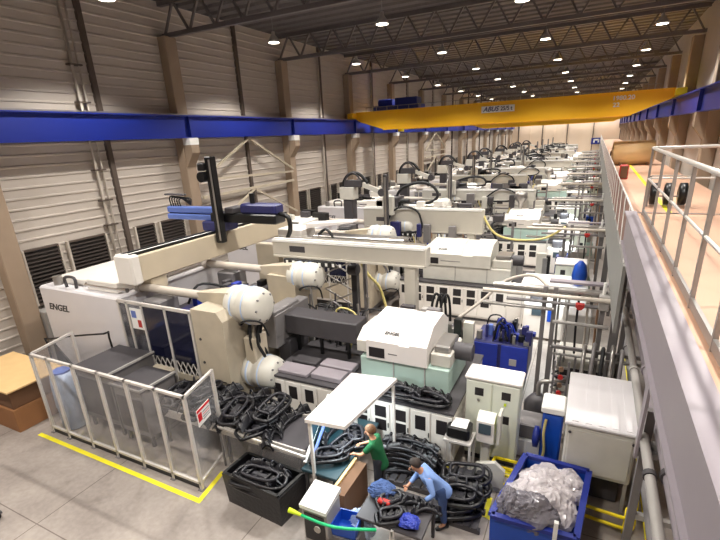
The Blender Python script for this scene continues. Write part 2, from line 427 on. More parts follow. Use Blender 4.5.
# a second crane far down the hall
t2 = thing('overhead_crane', 'second yellow overhead crane parked far down the hall', 'crane', (-6.6, 70, 8.1))
for yy in (70, 72.6): obj('girder', girder(yy, .45), t2)
for xc in (XW + .62, XE - .78): obj('end_carriage', MB().cbox(xc - (.2 if xc < 0 else .34), xc + (.34 if xc < 0 else .2), 69.4, 73.8, 9.02, 9.4, 'orange', .04), t2)

# ============================================================ INJECTION MOULDING MACHINES
def vent_door(mb, x0, x1, y, z0, z1, k, slim=.01):
    mb.cbox(x0 + .015, x1 - .015, y - .03, y, z0, z1, k, .012)

def machine(y0, o):
    """o: base x range, hood x range etc.; everything is drawn where it stands"""
    X = o.get('dx', 0); rr = random.Random(o['seed'])
    t = thing('injection_moulding_machine', o['label'], 'moulding machine', (-7 + X, y0 + 1.3, 0), 'injection moulding machines in a row')
    wht, crm = o.get('white', 'machine_white'), o.get('cream', 'machine_cream')
    bx0, bx1 = o['base']; Y = y0; fo = o.get('fo', 0)
    # --- base under the injection side
    b = MB(); b.box(bx0 + .05, bx1 - .05, Y - fo + .06, Y + 2.75, 0, .12, 'dark_grey'); b.cbox(bx0, bx1, Y - fo, Y + 2.8, .12, 1.5, wht, .03); obj('machine_base', b, t)
    obj('deck_plate', MB().box(bx0 - .02, bx1 + .02, Y - fo - .04, Y + 2.84, 1.5, 1.56, 'dark_grey'), t)
    nd = o.get('doors', 8); w = (bx1 - bx0) / nd
    for q in range(nd):
        xa = bx0 + q * w; d = MB(); vent_door(d, xa, xa + w, Y - fo, .2, 1.44, wht)
        od = obj('cabinet_door', d, t)
        if q in o.get('blank', ()): continue
        v = MB()
        if q in o.get('single', ()): v.box(xa + w * .25, xa + w * .75, Y - fo - .036, Y - fo - .028, .94, 1.32, 'vent')
        else:
            v.box(xa + w * .22, xa + w * .8, Y - fo - .036, Y - fo - .028, 1.04, 1.35, 'vent'); v.box(xa + w * .22, xa + w * .8, Y - fo - .036, Y - fo - .028, .66, .97, 'vent')
        obj('vent_window', v, od)
        obj('door_handle', MB().box(xa + w * .88, xa + w * .92, Y - fo - .05, Y - fo - .03, .78, .9, 'black'), od)
    # --- injection unit
    hx0, hx1 = o['hood']; hy = Y + .3; zb = 1.56; hl = hx1 - hx0
    b = MB(); b.cbox(hx0 - .1, hx1 + .1, hy + .05, hy + 1.75, zb, zb + .68, o.get('lower', 'mint'), .03)
    for q in (.38, .76): b.box(hx0 + hl * q, hx0 + hl * q + .03, hy + .03, hy + .06, zb, zb + .68, 'grey_light')
    obj('injection_base', b, t)
    z0 = zb + .68; wv = hl * .74
    b = MB(); pr = [(hy - .02, z0), (hy - .02, z0 + .5), (hy + .5, z0 + .86), (hy + 1.35, z0 + .92), (hy + 1.8, z0 + .6), (hy + 1.8, z0)]
    b.prism(pr, 0, hx0 + .12, hx0 + wv * .62, o.get('top', 'hood_pink')); b.prism([(a, c if c == z0 else c - .03) for a, c in pr], 0, hx0 + wv * .62, hx0 + wv * .8, o.get('top', 'hood_pink'))
    b.prism([(a, c if c == z0 else c + .02) for a, c in pr], 0, hx0 + wv * .8, hx0 + wv * 1.08, o.get('top', 'hood_pink'))
    b.prism([(hy + .1, z0 + .1), (hy + .1, z0 + .4), (hy + .5, z0 + .62), (hy + 1.3, z0 + .62), (hy + 1.7, z0 + .4), (hy + 1.7, z0 + .1)], 0, hx0 - .2, hx0 + .12, crm)
    hood = obj('injection_hood', b, t)
    obj('display_panel', MB().box(hx0 + .2, hx0 + .62, hy - .035, hy - .015, z0 + .07, z0 + .33, 'vent'), hood)
    obj('seam', MB().box(hx0 + .72, hx0 + wv * .6, hy - .03, hy - .015, z0 + .2, z0 + .225, 'grey'), hood)
    if o.get('logo', True):
        sl = math.atan2(.36, .52)
        text('lettering', 'ENGEL', .12, 'black', hood, (hx0 + .75, hy + .2, z0 + .5 + .16 + .01), Matrix.Rotation(sl, 4, 'X'), .25, .004, 1.1)
    b = MB(); b.cbox(hx0 + wv * 1.1, hx1 + .1, hy + .15, hy + 1.3, z0, z0 + .34, crm, .03); b.cbox(hx0 + wv * 1.14, hx1 + .05, hy + .25, hy + 1.1, z0 + .34, z0 + .52, 'steel', .03)
    b.ring((hx1 + .05, hy + .7, z0 + .25), (hx1 + .5, hy + .7, z0 + .25), .22, 'dark_grey')
    obj('drive_motor', b, t)
    # --- barrel and nozzle
    b = MB(); zc = z0 + .12; yc = Y + 1.3
    b.ring((hx0 - .15, yc, zc), (hx0 - 1.1, yc, zc), .26, 'steel'); b.ring((hx0 - 1.1, yc, zc), (-7.9 + X, yc, zc), .17, 'dark_grey')
    for q in range(5): xx = hx0 - .35 - q * .3; b.ring((xx, yc, zc), (xx - .14, yc, zc), .3 if q < 3 else .22, 'grey_light')
    if not o.get('guard'): obj('barrel', b, t)
    # --- feed hopper
    b = MB(); hxx = hx0 + .6; b.lathe([(0, .1), (.35, .12), (.7, .36), (1.05, .36), (1.1, .1)], (hxx, yc + .3, z0 + .85), 2, 'steel', 16)
    if o.get('hopper', True): obj('feed_hopper', b, t)
    # --- fixed platen and clamp side
    px = -9.2 + X; ya, yb = Y - 1.0, Y + 3.6
    b = MB()
    for y_a, y_b in ((ya, ya + 1.25), (yb - 1.25, yb)): b.prism([(px, .35), (px + 1.05, .35), (px + 1.08, 3.2), (px + .9, 3.45), (px, 3.45)], 1, y_a, y_b, 'cast_tan')
    b.prism([(px + .1, .35), (px + .95, .35), (px + .95, 2.3), (px + .1, 2.3)], 1, ya + 1.25, yb - 1.25, 'cast_tan')
    for zz in (1.2, 1.9, 2.6): b.ring((px + .2, ya + .01, zz), (px + .2, ya - .015, zz), .04, 'dark_grey', n=8)
    obj('fixed_platen', b, t)
    b = MB(); b.prism([(px - 2.3, .35), (px - 1.7, .35), (px - 1.7, 2.7), (px - 2.3, 2.7)], 1, ya + .25, yb - .25, 'dark_grey')
    for yy in (ya + .35, yb - 1.1): b.cbox(px - 2.35, px - 1.65, yy, yy + .75, 2.6, 3.3, 'grey')
    obj('moving_platen', b, t)
    b = MB(); b.cbox(px - 1.6, px - .9, ya + .9, yb - .9, 1.2, 2.9, 'navy'); b.cbox(px - .85, px - .05, ya + .9, yb - .9, 1.2, 3.0, 'dark_grey')
    for q in range(14):
        xx, yy = rr.uniform(px - 1.6, px - .3), rr.uniform(ya + .9, yb - 1.2); b.cbox(xx, xx + .2, yy, yy + .3, 2.9, 2.9 + rr.uniform(.05, .4), rr.choice(['navy', 'black', 'dark_grey', 'blue', 'steel']), .01)
    b.tube([(px - 1.4, ya + 1.2, 3.0), (px - 1.3, ya + 1.6, 3.5), (px - .7, ya + 2.0, 3.4), (px - .5, ya + 2.4, 2.9)], .04, 'black'); obj('mould_tool', b, t)
    b = MB(); b.cbox(px + .1, px + .9, ya + .3, yb - .3, 0, .35, 'grey'); b.box(px - 3.0, px, ya + .3, yb - .3, 0, .9, 'dark_grey'); obj('bed_frame', b, t)
    for yy in (Y - .12, Y + 2.75):
        for zz in (3.42, 1.45):
            k_ = (.86 if zz > 2 else .8) * (1 if yy < Y + 1 else .86); xs0 = px + (.8 if zz > 2 else 1.0)
            b = MB(); b.lathe([(-.1, .42 * k_), (.0, .58 * k_), (.3, .6 * k_), (.33, .55 * k_), (.42, .55 * k_), (.45, .6 * k_), (.8, .6 * k_), (.96, .54 * k_), (1.04, .4 * k_), (1.06, .2 * k_), (1.07, .02)], (xs0, yy, zz), 0, 'machine_cream', 24)
            b.lathe([(0, .612 * k_), (.01, .62 * k_), (.05, .62 * k_), (.06, .612 * k_)], (xs0 + .2, yy, zz), 0, 'belt_film', 24)
            b.lathe([(0, .612 * k_), (.01, .62 * k_), (.03, .62 * k_), (.04, .612 * k_)], (xs0 + .6, yy, zz), 0, 'belt_film', 24)
            for q in range(8):
                a_ = PI * q / 4; b.ring((xs0 + 1.0, yy + math.cos(a_) * .44 * k_, zz + math.sin(a_) * .44 * k_), (xs0 + 1.04, yy + math.cos(a_) * .44 * k_, zz + math.sin(a_) * .44 * k_), .03, 'grey', n=6)
            c = obj('lock_cylinder', b, t)
            h = MB()
            h.tube([(xs0 + .3, yy + .1, zz - .5 * k_), (xs0 + .35, yy - .3 * k_, zz - .58 * k_), (xs0 + .5, yy - .55 * k_, zz - .42 * k_), (xs0 + .85, yy - .6 * k_, zz - .25 * k_), (xs0 + 1.1, yy - .35 * k_, zz - .4 * k_), (xs0 + 1.1, yy - .1, zz - .9 * k_)], .028, 'rubber')
            obj('hose', h, c)
            if zz > 2:
                obj('tie_bar', MB().ring((px - 3.0, yy, 3.5), (px - .0, yy, 3.5), .13, 'pipe_white').ring((px - 3.1, yy, 3.5), (px - 2.9, yy, 3.5), .17, 'pipe_white'), t)
                y2 = MB().hexa([(px - .5, yy - .12, 3.4), (px + .9, yy - .4, 3.1), (px + .9, yy + .4, 3.1), (px - .5, yy + .12, 3.4), (px - .5, yy - .1, 3.62), (px + .9, yy - .35, 3.82), (px + .9, yy + .35, 3.82), (px - .5, yy + .1, 3.62)], 'cast_tan')
                obj('tie_bar_yoke', y2, t)
            else: obj('tie_bar', MB().ring((px - 3.0, yy, zz), (px, yy, zz), .13, 'chrome'), t)
    if o.get('hoses', 1):
        for q in range(7):
            xx = px + 1.15 + q * .07; yy = Y - .15 + rr.uniform(-.2, .3)
            h = MB().tube([(xx, yy, 2.95), (xx + rr.uniform(-.1, .2), yy - .1, 2.4), (xx + rr.uniform(-.15, .2), yy, 1.9), (xx - .1, yy + .1, 1.5)], .045, 'rubber' if q % 4 else 'grey')
            obj('hydraulic_hose', h, t)
        b = MB(); b.cbox(px + 1.15, px + 1.5, Y - .4, Y + .2, 1.75, 2.55, 'cast_tan'); b.cbox(px + 1.2, px + 1.6, Y + .5, Y + 2.3, 2.2, 2.9, 'grey'); b.cbox(px + 1.3, px + 1.75, Y + .9, Y + 1.9, 1.1, 2.0, 'dark_grey')
        obj('valve_block', b, t)
    # clamp housing
    cx0, cx1 = -16.15 + X, px - 3.0
    b = MB(); b.cbox(cx0, cx1, ya, yb, .3, 3.4, 'machine_panel', .05); b.box(cx0 + .2, cx1 - .2, ya + .2, yb - .2, 0, .3, 'dark_grey'); h = obj('clamp_housing', b, t)
    b = MB(); b.cbox(cx0 + .25, cx0 + 1.9, ya + .5, yb - .5, 3.4, 3.62, wht); b.cbox(cx0 + 2.2, cx1 - .3, ya + .3, yb - .4, 3.4, 3.75, wht)
    b.ring((cx0 + .6, ya + .35, 3.4), (cx0 + .6, ya + .35, 3.7), .14, 'steel'); b.tube([(cx0 + 1.2, ya + .25, 3.4), (cx0 + 1.2, ya + .25, 3.72), (cx0 + 1.7, ya + .25, 3.75), (cx0 + 1.7, ya + .25, 3.42)], .05, 'dark_grey')
    b.ring((cx0 + 2.1, ya + .35, 3.55), (cx1 + .1, ya + .35, 3.55), .07, 'chrome'); b.box(cx0 + 2.6, cx0 + 3.6, ya + 1.3, ya + 1.4, 3.75, 3.82, 'dark_grey')
    obj('clamp_top_cover', b, h)
    v = MB()
    for q in range(4): v.box(cx0 - .01, cx0 + .01, ya + .4 + q * 1.0, ya + 1.1 + q * 1.0, 1.2, 2.9, 'vent')
    obj('vent_grille', v, h)
    text('lettering', 'ENGEL', .31, 'black', h, (cx0 + .85, ya - .005, 2.72), FRONT, .25, .005, 1.15)
    # safety guard with windows
    g = MB(); gx0, gx1 = cx1, px; gy = ya
    for xx in (gx0, gx0 + .38, gx0 + 1.0, gx0 + 1.95, gx1 - .1): g.box(xx, xx + .07, gy - .02, gy + .05, .5, 3.35, 'rail_white')
    for zz in (3.3, .5): g.box(gx0, gx1, gy - .02, gy + .05, zz, zz + .09, 'rail_white')
    g.box(gx0, gx1, gy, gy + .04, .5, 1.35, 'cast_tan')
    for q in range(14):
        xx = gx0 + .05 + q * (gx1 - gx0 - .1) / 14; g.bar((xx, gy - .01, 1.35), (xx + .2, gy - .01, 1.75), .02, 'rail_white'); g.bar((xx + .2, gy - .01, 1.35), (xx, gy - .01, 1.75), .02, 'rail_white')
    sgf = obj('safety_guard', g, t)
    obj('guard_window', MB().box(gx0 + .07, gx0 + 1.0, gy + .01, gy + .03, 1.75, 3.3, 'glass'), sgf)
    obj('guard_window', MB().box(gx0 + 1.07, gx0 + 1.95, gy + .01, gy + .03, 1.75, 3.3, 'glass_dark'), sgf)
    obj('guard_window', MB().box(gx0 + 2.02, gx1 - .1, gy + .01, gy + .03, 1.75, 3.3, 'glass_dark'), sgf)
    if o.get('poster'):
        p = obj('notice_sheet', MB().box(gx0 + .55, gx0 + 1.03, gy - .04, gy - .025, 2.55, 3.2, 'sign_white'), sgf)
        obj('picture', MB().box(gx0 + .6, gx0 + .8, gy - .045, gy - .04, 2.9, 3.12, 'blue_robot').box(gx0 + .82, gx0 + .97, gy - .045, gy - .04, 2.62, 2.85, 'red'), p)
    # cable trays and small boxes on deck
    if o.get('guard'):
        obj('barrel_guard', MB().cbox(-7.6, -5.25, Y + .95, Y + 1.65, 2.2, 2.78, 'dark_grey', .02), t)
        obj('barrel_guard', MB().cbox(-8.05, -7.62, Y + .5, Y + 1.8, 1.85, 3.0, 'grey', .03), t)
        for xx in (-7.4, -6.6, -5.7): obj('guard_leg', MB().box(xx, xx + .08, Y + 1.2, Y + 1.28, 1.56, 2.2, 'black'), t)
        for q, (xx, yy, ww, dd) in enumerate(((-7.2, Y - .2, 1.0, .5), (-6.1, Y - .15, .9, .45), (-7.1, Y + .42, .8, .4), (-6.15, Y + .4, 1.0, .42))):
            obj('cover_slab', MB().cbox(xx, xx + ww, yy, yy + dd, 1.56, 1.66 + .05 * (q % 2), 'pink_grey' if q != 2 else 'dark_grey', .015), t)
    else:
        for yy in (Y + .5, Y + 2.1): obj('slide_rail', MB().bar((bx0, yy, 1.62), (hx0 - .3, yy, 1.62), .1, 'steel'), t)
    fy = Y + (1.9 if o.get('guard') else .3)
    for q in range(o.get('nfit', 60)):
        xx, yy = rr.uniform(px + 1.2, hx0 - .3), rr.uniform(fy, Y + 2.5); s_ = rr.uniform(.06, .2); z_ = rr.choice([1.56, 1.56, 1.7, 1.9])
        obj('fitting_block', MB().cbox(xx, xx + s_ * rr.uniform(.8, 2.6), yy, yy + s_, 1.56, z_ + rr.uniform(.1, .5), rr.choice(['dark_grey', 'black', 'black', 'steel', 'machine_cream', 'dark_grey', 'grey_light', 'machine_white']), .01), t)
    for q in range(12):
        xx, yy = rr.uniform(px + 1.3, hx0), rr.uniform(Y + 2.4, Y + 2.75); obj('upright_pipe', MB().bar((xx, yy, 1.5), (xx + rr.uniform(-.2, .2), yy, rr.uniform(2.2, 3.3)), .05, rr.choice(['grey', 'dark_grey', 'steel'])), t)
    for q in range(18):
        xx, yy = rr.uniform(hx0, bx1 - .5), rr.uniform(Y + 2.15, Y + 2.6); obj('junction_box', MB().cbox(xx, xx + rr.uniform(.1, .5), yy, yy + .2, 1.56, rr.uniform(1.8, 3.0), rr.choice(['dark_grey', 'black', 'steel', 'machine_cream', 'grey', 'grey_light']), .01), t)
    for q in range(14):
        xx, yy = rr.uniform(cx0 + .2, cx1 - .6), rr.uniform(ya + .6, yb - .9); obj('top_fitting', MB().cbox(xx, xx + rr.uniform(.2, .9), yy, yy + rr.uniform(.1, .4), 3.6, rr.uniform(3.78, 4.1), rr.choice(['dark_grey', 'machine_white', 'steel', 'machine_cream', 'black']), .01), t) if not o.get('guard') else None
    # loose hoses on the injection side
    for q in range(8):
        xa, ya_ = rr.uniform(px + 1.2, hx0), rr.uniform(fy, Y + 2.6); h = MB()
        h.tube([(xa, ya_, 1.6), (xa + rr.uniform(-.3, .3), ya_ + rr.uniform(-.3, .3), 2.3 + rr.random() * .5), (xa + rr.uniform(-.2, .9), ya_ + rr.uniform(-.5, .5), 2.5), (xa + rr.uniform(.3, 1.2), ya_ + rr.uniform(-.6, .6), 1.6)], .028, rr.choice(['rubber', 'rubber', 'steel', 'rubber', 'dark_grey', 'yellow_hose' if q == 3 else 'grey']))
        obj('cable', h, t)
    return t

def lab(i, w): return '%s white and cream injection moulding machine %s' % (w, i)
m1 = machine(9.0, dict(seed=3, fo=.33, guard=True, nfit=26, label='nearest injection moulding machine, white clamp housing, tan platen, mint and white injection unit', base=(-7.35, -2.2), hood=(-4.75, -2.6), doors=10,
      single=(0, 1, 2, 8, 9), blank=(3,), poster=True, hopper=False))
m2 = machine(18.0, dict(seed=5, label='second injection moulding machine from the camera with a large cream injection unit', base=(-7.2, -.75), hood=(-6.1, -2.6), doors=11,
      single=(0, 7), blank=(8, 9, 10), lower='machine_cream', top='machine_cream', hopper=False))
m3 = machine(27.0, dict(seed=9, label='third injection moulding machine from the camera with a white injection unit', base=(-6.6, -1.0), hood=(-4.2, -1.9), doors=9,
      single=(0, 1), blank=(7, 8), lower='mint', top='machine_white', hopper=True))
MACH = [(9.0, 0), (18.0, 0), (27.0, 0)]
for k in range(3, 12):
    src = (m2, m3, m1)[k % 3]; y0 = 9.0 + 9 * k; dx = (0, .7, .3, -.4)[k % 4]
    dup(src, (-7 + dx, y0 + 1.3, 0), 0, '%s injection moulding machine from the camera down the row' % NTH[k], skip=('cable', 'hydraulic_hose', 'fitting_block', 'door_handle') if k > 8 else ())
    MACH.append((y0, dx))

# electrical cabinets at the right end of each machine
def ecab(x0, y0, w, d, h, label, n=2):
    t = thing('electrical_cabinet', label, 'electrical cabinet', (x0 + w / 2, y0 + d / 2, 0), 'white electrical cabinets by the machines')
    obj('plinth', MB().box(x0 + .02, x0 + w - .02, y0 + .04, y0 + d, 0, .12, 'dark_grey'), t)
    obj('cabinet_body', MB().cbox(x0, x0 + w, y0 + .03, y0 + d, .12, h - .04, 'pale_mint', .02), t)
    obj('roof_plate', MB().cbox(x0 - .03, x0 + w + .03, y0 - .02, y0 + d + .03, h - .04, h + .06, 'hood_pink', .03), t)
    ww = w / n
    for q in range(n):
        d_ = MB(); xa = x0 + q * ww; d_.cbox(xa + .012, xa + ww - .012, y0, y0 + .03, .16, h - .07, 'pale_mint', .01); o_ = obj('cabinet_door', d_, t)
        obj('vent_window', MB().box(xa + ww * .35, xa + ww * .68, y0 - .006, y0, h - .42, h - .22, 'vent'), o_)
        obj('door_handle', MB().box(xa + ww * .46, xa + ww * .54, y0 - .03, y0, h - .56, h - .5, 'lime' if q else 'steel'), o_)
        if q == n - 1: obj('vent_window', MB().box(xa + ww * .35, xa + ww * .68, y0 - .006, y0, 1.15, 1.36, 'vent'), o_)
    return t
e1 = ecab(-2.08, 9.3, 1.2, .6, 2.2, 'tall pale electrical cabinet with two doors at the right end of the nearest machine')
e2 = ecab(-.9, 19.2, 1.1, .9, 2.4, 'tall pale electrical cabinet at the right end of the second machine')
for k in range(2, 12):
    dup(e2, (MACH[k][1] - .4, MACH[k][0] + 1.6, 0), 0, 'tall pale electrical cabinet at the right end of the %s machine from the camera' % NTH[k])

# ------------------------------------------------------------ gantry robots
def xbeam(y, x0, x1, z0, z1, label, k='beam_grey', chain=True, seed=1, wid=.42):
    rr = random.Random(seed)
    t = thing('gantry_robot', label, 'linear robot', ((x0 + x1) / 2, y, 1.5), 'linear robots above the machines')
    b = MB(); b.cbox(x0, x1, y, y + wid, z0, z1, k, .03); b.box(x0 + .1, x1 - .1, y - .02, y + wid * .2, z1, z1 + .05, 'sign_white'); b.box(x0 + .1, x1 - .1, y + wid * .7, y + wid * .9, z1, z1 + .05, 'steel')
    bm = obj('cross_beam', b, t)
    b = MB(); b.cbox(x0 + .7, x0 + 1.3, y - .008, y, (z0 + z1) / 2 - .1, (z0 + z1) / 2 + .1, 'dark_grey', .004)
    obj('cover_plate', b, bm)
    obj('cable_tray', MB().cbox(x0 + .5, x0 + (x1 - x0) * .45, y - .12, y - .01, z0 - .22, z0 - .02, 'black', .01), bm)
    for q in range(9): obj('tray_clip', MB().box(x0 + .6 + q * .25, x0 + .68 + q * .25, y - .13, y - .12, z0 - .17, z0 - .07, 'sign_white'), bm)
    obj('beam_lip', MB().box(x0 + .05, x1 - .05, y - .05, y, z1 - .07, z1, 'sign_white'), bm)
    obj('beam_lip', MB().box(x0 + .05, x1 - .05, y - .05, y, z0, z0 + .06, k), bm)
    if chain:
        for q in range(12):
            xx = rr.uniform(x0 + .1, x1 - 1.0); obj('beam_fitting', MB().cbox(xx, xx + rr.uniform(.15, .7), y + .1, y + wid - .02, z1 + .05, z1 + rr.uniform(.12, .4), rr.choice(['black', 'dark_grey', 'steel', 'machine_white', 'dark_grey']), .01), bm)
        for q in range(4):
            xx = rr.uniform(x0 + .3, x1 - 1.2); obj('front_unit', MB().cbox(xx, xx + rr.uniform(.2, .5), y - .3, y - .05, z0 - rr.uniform(.1, .5), z0 + rr.uniform(.1, .5), rr.choice(['black', 'dark_grey', 'grey', 'navy', 'machine_cream']), .02), t)
        hx = rr.uniform(x0 + 1, x1 - 2.5); obj('looped_hose', MB().tube([(hx, y - .12, z0 + .1), (hx + .4, y - .2, z1 - .2), (hx + 1.0, y - .22, z1 + .1), (hx + 1.7, y - .2, z1 - .1), (hx + 1.9, y - .15, z0 + .25), (hx + 1.5, y - .12, z0), (hx + .5, y - .12, z0 - .05)], .05, 'rubber', 6, 4), t)
    for xx in (x0 + .35, x1 - .7):
        obj('support_post', MB().cbox(xx, xx + .35, y + .05, y + .38, 1.5 if xx > -8.5 else 3.4, z0, k, .02), t)
    b = MB()
    if chain:
        xc = x0 + (x1 - x0) * rr.uniform(.4, .6); cs = 1 if seed < 2 else rr.uniform(.35, .75)
        b.cbox(x0 + .4, xc + .6, y + wid, y + wid + .25, z1 + .05, z1 + .13, 'steel')
        pts = [(x0 + .6, y + wid + .15, z1 + .12), (xc - .2, y + wid + .15, z1 + .16), (xc + .5 * cs, y + wid + .15, z1 + .5 * cs), (xc + .2 * cs, y + wid + .15, z1 + 1.0 * cs), (xc - .5, y + wid + .15, z1 + 1.12 * cs), (xc - 1.3, y + wid + .15, z1 + .85 * cs), (xc - 1.6, y + wid + .15, z1 + .4)]
        b.tube(pts, .07, 'rubber', 6, 4); obj('energy_chain', b, t)
        c = MB(); c.cbox(xc - 2.0, xc - 1.3, y - .1, y + wid + .5, z1 + .06, z1 + .5, 'dark_grey'); c.cbox(xc - 1.95, xc - 1.4, y - .35, y - .1, z1 - .3, z1 + .6, 'machine_cream'); c.ring((xc - 1.2, y + .2, z1 + .3), (xc - .8, y + .2, z1 + .3), .13, 'black')
        obj('carriage', c, t)
        a = MB(); a.cbox(xc - 1.8, xc - 1.6, y - .55, y - .35, z0 - .9, z1 + 1.6, 'dark_grey', .02); a.box(xc - 1.75, xc - 1.65, y - .57, y - .55, z0 - .8, z1 + 1.5, 'steel'); a.cbox(xc - 2.1, xc - 1.3, y - .9, y - .2, z0 - 1.05, z0 - .9, 'black')
        obj('vertical_arm', a, t)
    return t
# nearest machine: cross beam and the big lengthwise beam with the blue arm
xb1 = xbeam(12.0, -9.35, -3.95, 3.92, 4.5, 'grey linear robot cross beam behind the nearest machine', 'beam_grey', False)
t = thing('gantry_robot', 'large tan lengthwise robot beam with black column and pale blue arm above the nearest machine', 'linear robot', (-11.8, 12.3, 3.4), 'linear robots above the machines')
b = MB(); b.cbox(-12.15, -11.6, 8.3, 16.4, 3.8, 4.6, 'beam_tan', .03); bm = obj('main_beam', b, t)
b = MB(); b.box(-12.1, -12.02, 8.4, 16.3, 4.6, 4.68, 'black'); b.box(-11.78, -11.7, 8.4, 16.3, 4.6, 4.68, 'black'); b.box(-11.98, -11.86, 8.4, 16.3, 4.6, 4.65, 'sign_white'); obj('guide_rail', b, bm)
obj('end_cover', MB().cbox(-12.3, -11.55, 8.25, 8.6, 3.75, 4.66, 'machine_white', .06), t)
obj('support_leg', MB().cbox(-12.1, -11.65, 8.9, 9.5, 3.4, 3.8, 'beam_tan'), t); 
obj('support_leg', MB().cbox(-10.7, -9.7, 12.75, 13.1, 0, 4.1, 'cast_tan', .03), t)
obj('support_leg', MB().cbox(-12.1, -11.65, 15.7, 16.2, 0, 3.8, 'beam_tan'), t)
b = MB(); b.cbox(-14.2, -11.95, 12.1, 12.5, 5.0, 5.2, 'blue_robot', .03); b.cbox(-14.2, -11.95, 12.14, 12.46, 5.24, 5.46, 'blue_robot', .03); b.box(-14.15, -12, 12.2, 12.4, 5.2, 5.24, 'black'); arm = obj('telescopic_arm', b, t, 'pale blue arm')
b = MB()
for q in range(5): b.tube([(-14.1 + q * .12, 12.3, 5.46), (-14.1 + q * .12, 12.3, 5.8 - q * .02), (-13.6 + q * .12, 12.35, 5.75), (-13.2, 12.4, 5.5)], .025, 'black')
b.cbox(-14.3, -13.3, 12.2, 12.4, 5.86, 5.92, 'dark_grey'); obj('cable_loop', b, arm)
b = MB(); b.cbox(-11.95, -9.1, 12.0, 12.6, 4.98, 5.3, 'black', .04); b.cbox(-10.6, -9.1, 12.05, 12.55, 5.3, 5.62, 'navy', .05); b.cbox(-12.3, -11.3, 11.9, 12.7, 4.66, 5.0, 'navy', .04); b.cbox(-11.2, -10.8, 11.95, 12.6, 5.3, 5.5, 'dark_grey'); b.ring((-10.2, 12.3, 5.6), (-10.2, 12.3, 5.95), .09, 'black')
b.tube([(-9.15, 12.3, 5.3), (-8.8, 12.3, 5.2), (-8.75, 12.3, 4.8), (-8.9, 12.3, 4.5)], .08, 'black'); obj('carriage', b, t)
b = MB(); b.cbox(-11.55, -11.27, 11.72, 12.0, 4.3, 7.2, 'black', .03); b.box(-11.36, -11.3, 11.7, 11.72, 4.4, 7.1, 'steel'); obj('vertical_column', b, t)
b = MB(); b.cbox(-11.8, -11.5, 11.6, 11.95, 6.75, 7.0, 'black'); b.ring((-11.7, 11.6, 6.55), (-11.7, 11.95, 6.55), .17, 'black'); obj('drive_motor', b, t)
# white blocks where the cross beam meets
b = MB(); b.cbox(-9.6, -8.6, 12.7, 13.6, 3.9, 4.7, 'machine_white'); b.prism([(-8.6, 4.7), (-6.8, 4.95), (-6.8, 5.0), (-8.6, 4.85)], 1, 13.0, 13.5, 'hood_pink'); b.cbox(-8.5, -5.4, 12.9, 13.5, 4.1, 4.3, 'dark_grey'); b.cbox(-8.2, -4.9, 12.7, 13.2, 4.45, 4.55, 'steel')
b.tube([(-8.2, 12.8, 4.3), (-7.7, 12.8, 4.75), (-7.3, 12.7, 4.4)], .05, 'rubber'); b.box(-9.2, -8.8, 12.9, 13.4, 1.5, 3.95, 'cast_tan')
obj('drive_head', b, xb1)
for k in range(1, 12):
    y0, dx = MACH[k]; big = k == 1
    x0 = -10.0 + dx; x1 = -4.1 + dx + (k % 3) * .6
    xbeam(y0 + 2.4, x0, x1 - (.6 if big else 0), 3.2 if big else 3.5, 4.3 if big else 4.15 + .12 * (k % 2), 'pale linear robot cross beam with dark carriage above the %s machine from the camera' % NTH[k], 'beam_grey' if k % 2 else 'machine_cream', True, k)

# hoses / cable arcs around the row
def cable(pts, r, k, label, name='hose', cat='hose'):
    solo(name, MB().tube(pts, r, k, 7, 6), label, cat, pts[0])
cable([(-4.12, 20.6, 4.0), (-3.7, 20.45, 3.4), (-3.2, 20.5, 3.1), (-2.4, 20.6, 3.0), (-1.5, 20.8, 3.1), (-.75, 21.15, 3.55)], .05, 'yellow_hose', 'yellowish cable sagging from the cross beam to the pipe rack above the cream injection unit')
cable([(-7.3, 14.15, 3.9), (-7.2, 14.3, 3.3), (-6.9, 14.3, 2.8), (-6.4, 14.3, 2.2), (-5.9, 14.3, .08)], .05, 'yellow_hose', 'yellowish hose running down diagonally from the dark mast')
cable([(-3.3, 13.2, 2.0), (-2.6, 13.6, 2.6), (-2.0, 13.8, 3.2), (-1.2, 13.6, 3.5), (-.6, 12.6, 3.4)], .05, 'pipe_white', 'pale hose rising from the blue mould to the pipe rack')
for q in range(3):
    cable([(-3.95 + q * .14, 12.6, 1.5), (-4.0 + q * .14, 12.7, 2.4), (-3.9 + q * .16, 12.8, 2.9), (-3.75 + q * .14, 12.9, 2.4), (-3.7 + q * .14, 12.9, .1)], .04, 'rubber', ['left', 'middle', 'right'][q] + ' of three black hoses looping behind the mint and white injection unit')

# ============================================================ FENCE AND CONVEYOR, front left
t = thing('safety_fence', 'white framed safety fence with clear panels around the front of the nearest machine', 'fence', (-10.1, 5.75, 0))
xs = [-13.0, -12.25, -11.2, -10.2, -9.2, -8.2, -7.3]
for x in xs: obj('post', MB().box(x - .035, x + .035, 5.72, 5.79, 0, 2.5, 'rail_white').box(x - .07, x + .07, 5.68, 5.83, 0, .02, 'grey'), t)
obj('top_rail', MB().box(-13.03, -7.26, 5.72, 5.79, 2.44, 2.5, 'rail_white'), t)
obj('bottom_rail', MB().box(-13.03, -7.26, 5.72, 5.79, .16, .22, 'rail_white'), t)
obj('kick_plate', MB().box(-13.0, -7.3, 5.74, 5.77, .02, .14, 'black'), t)
for a, c in zip(xs, xs[1:]): obj('clear_panel', MB().box(a + .04, c - .04, 5.75, 5.758, .24, 2.42, 'clear_sheet'), t)
obj('post', MB().box(-7.63, -7.56, 6.86, 6.93, 0, 2.5, 'rail_white'), t)
obj('top_rail', MB().bar((-7.3, 5.76, 2.47), (-7.6, 6.9, 2.47), .06, 'rail_white'), t)
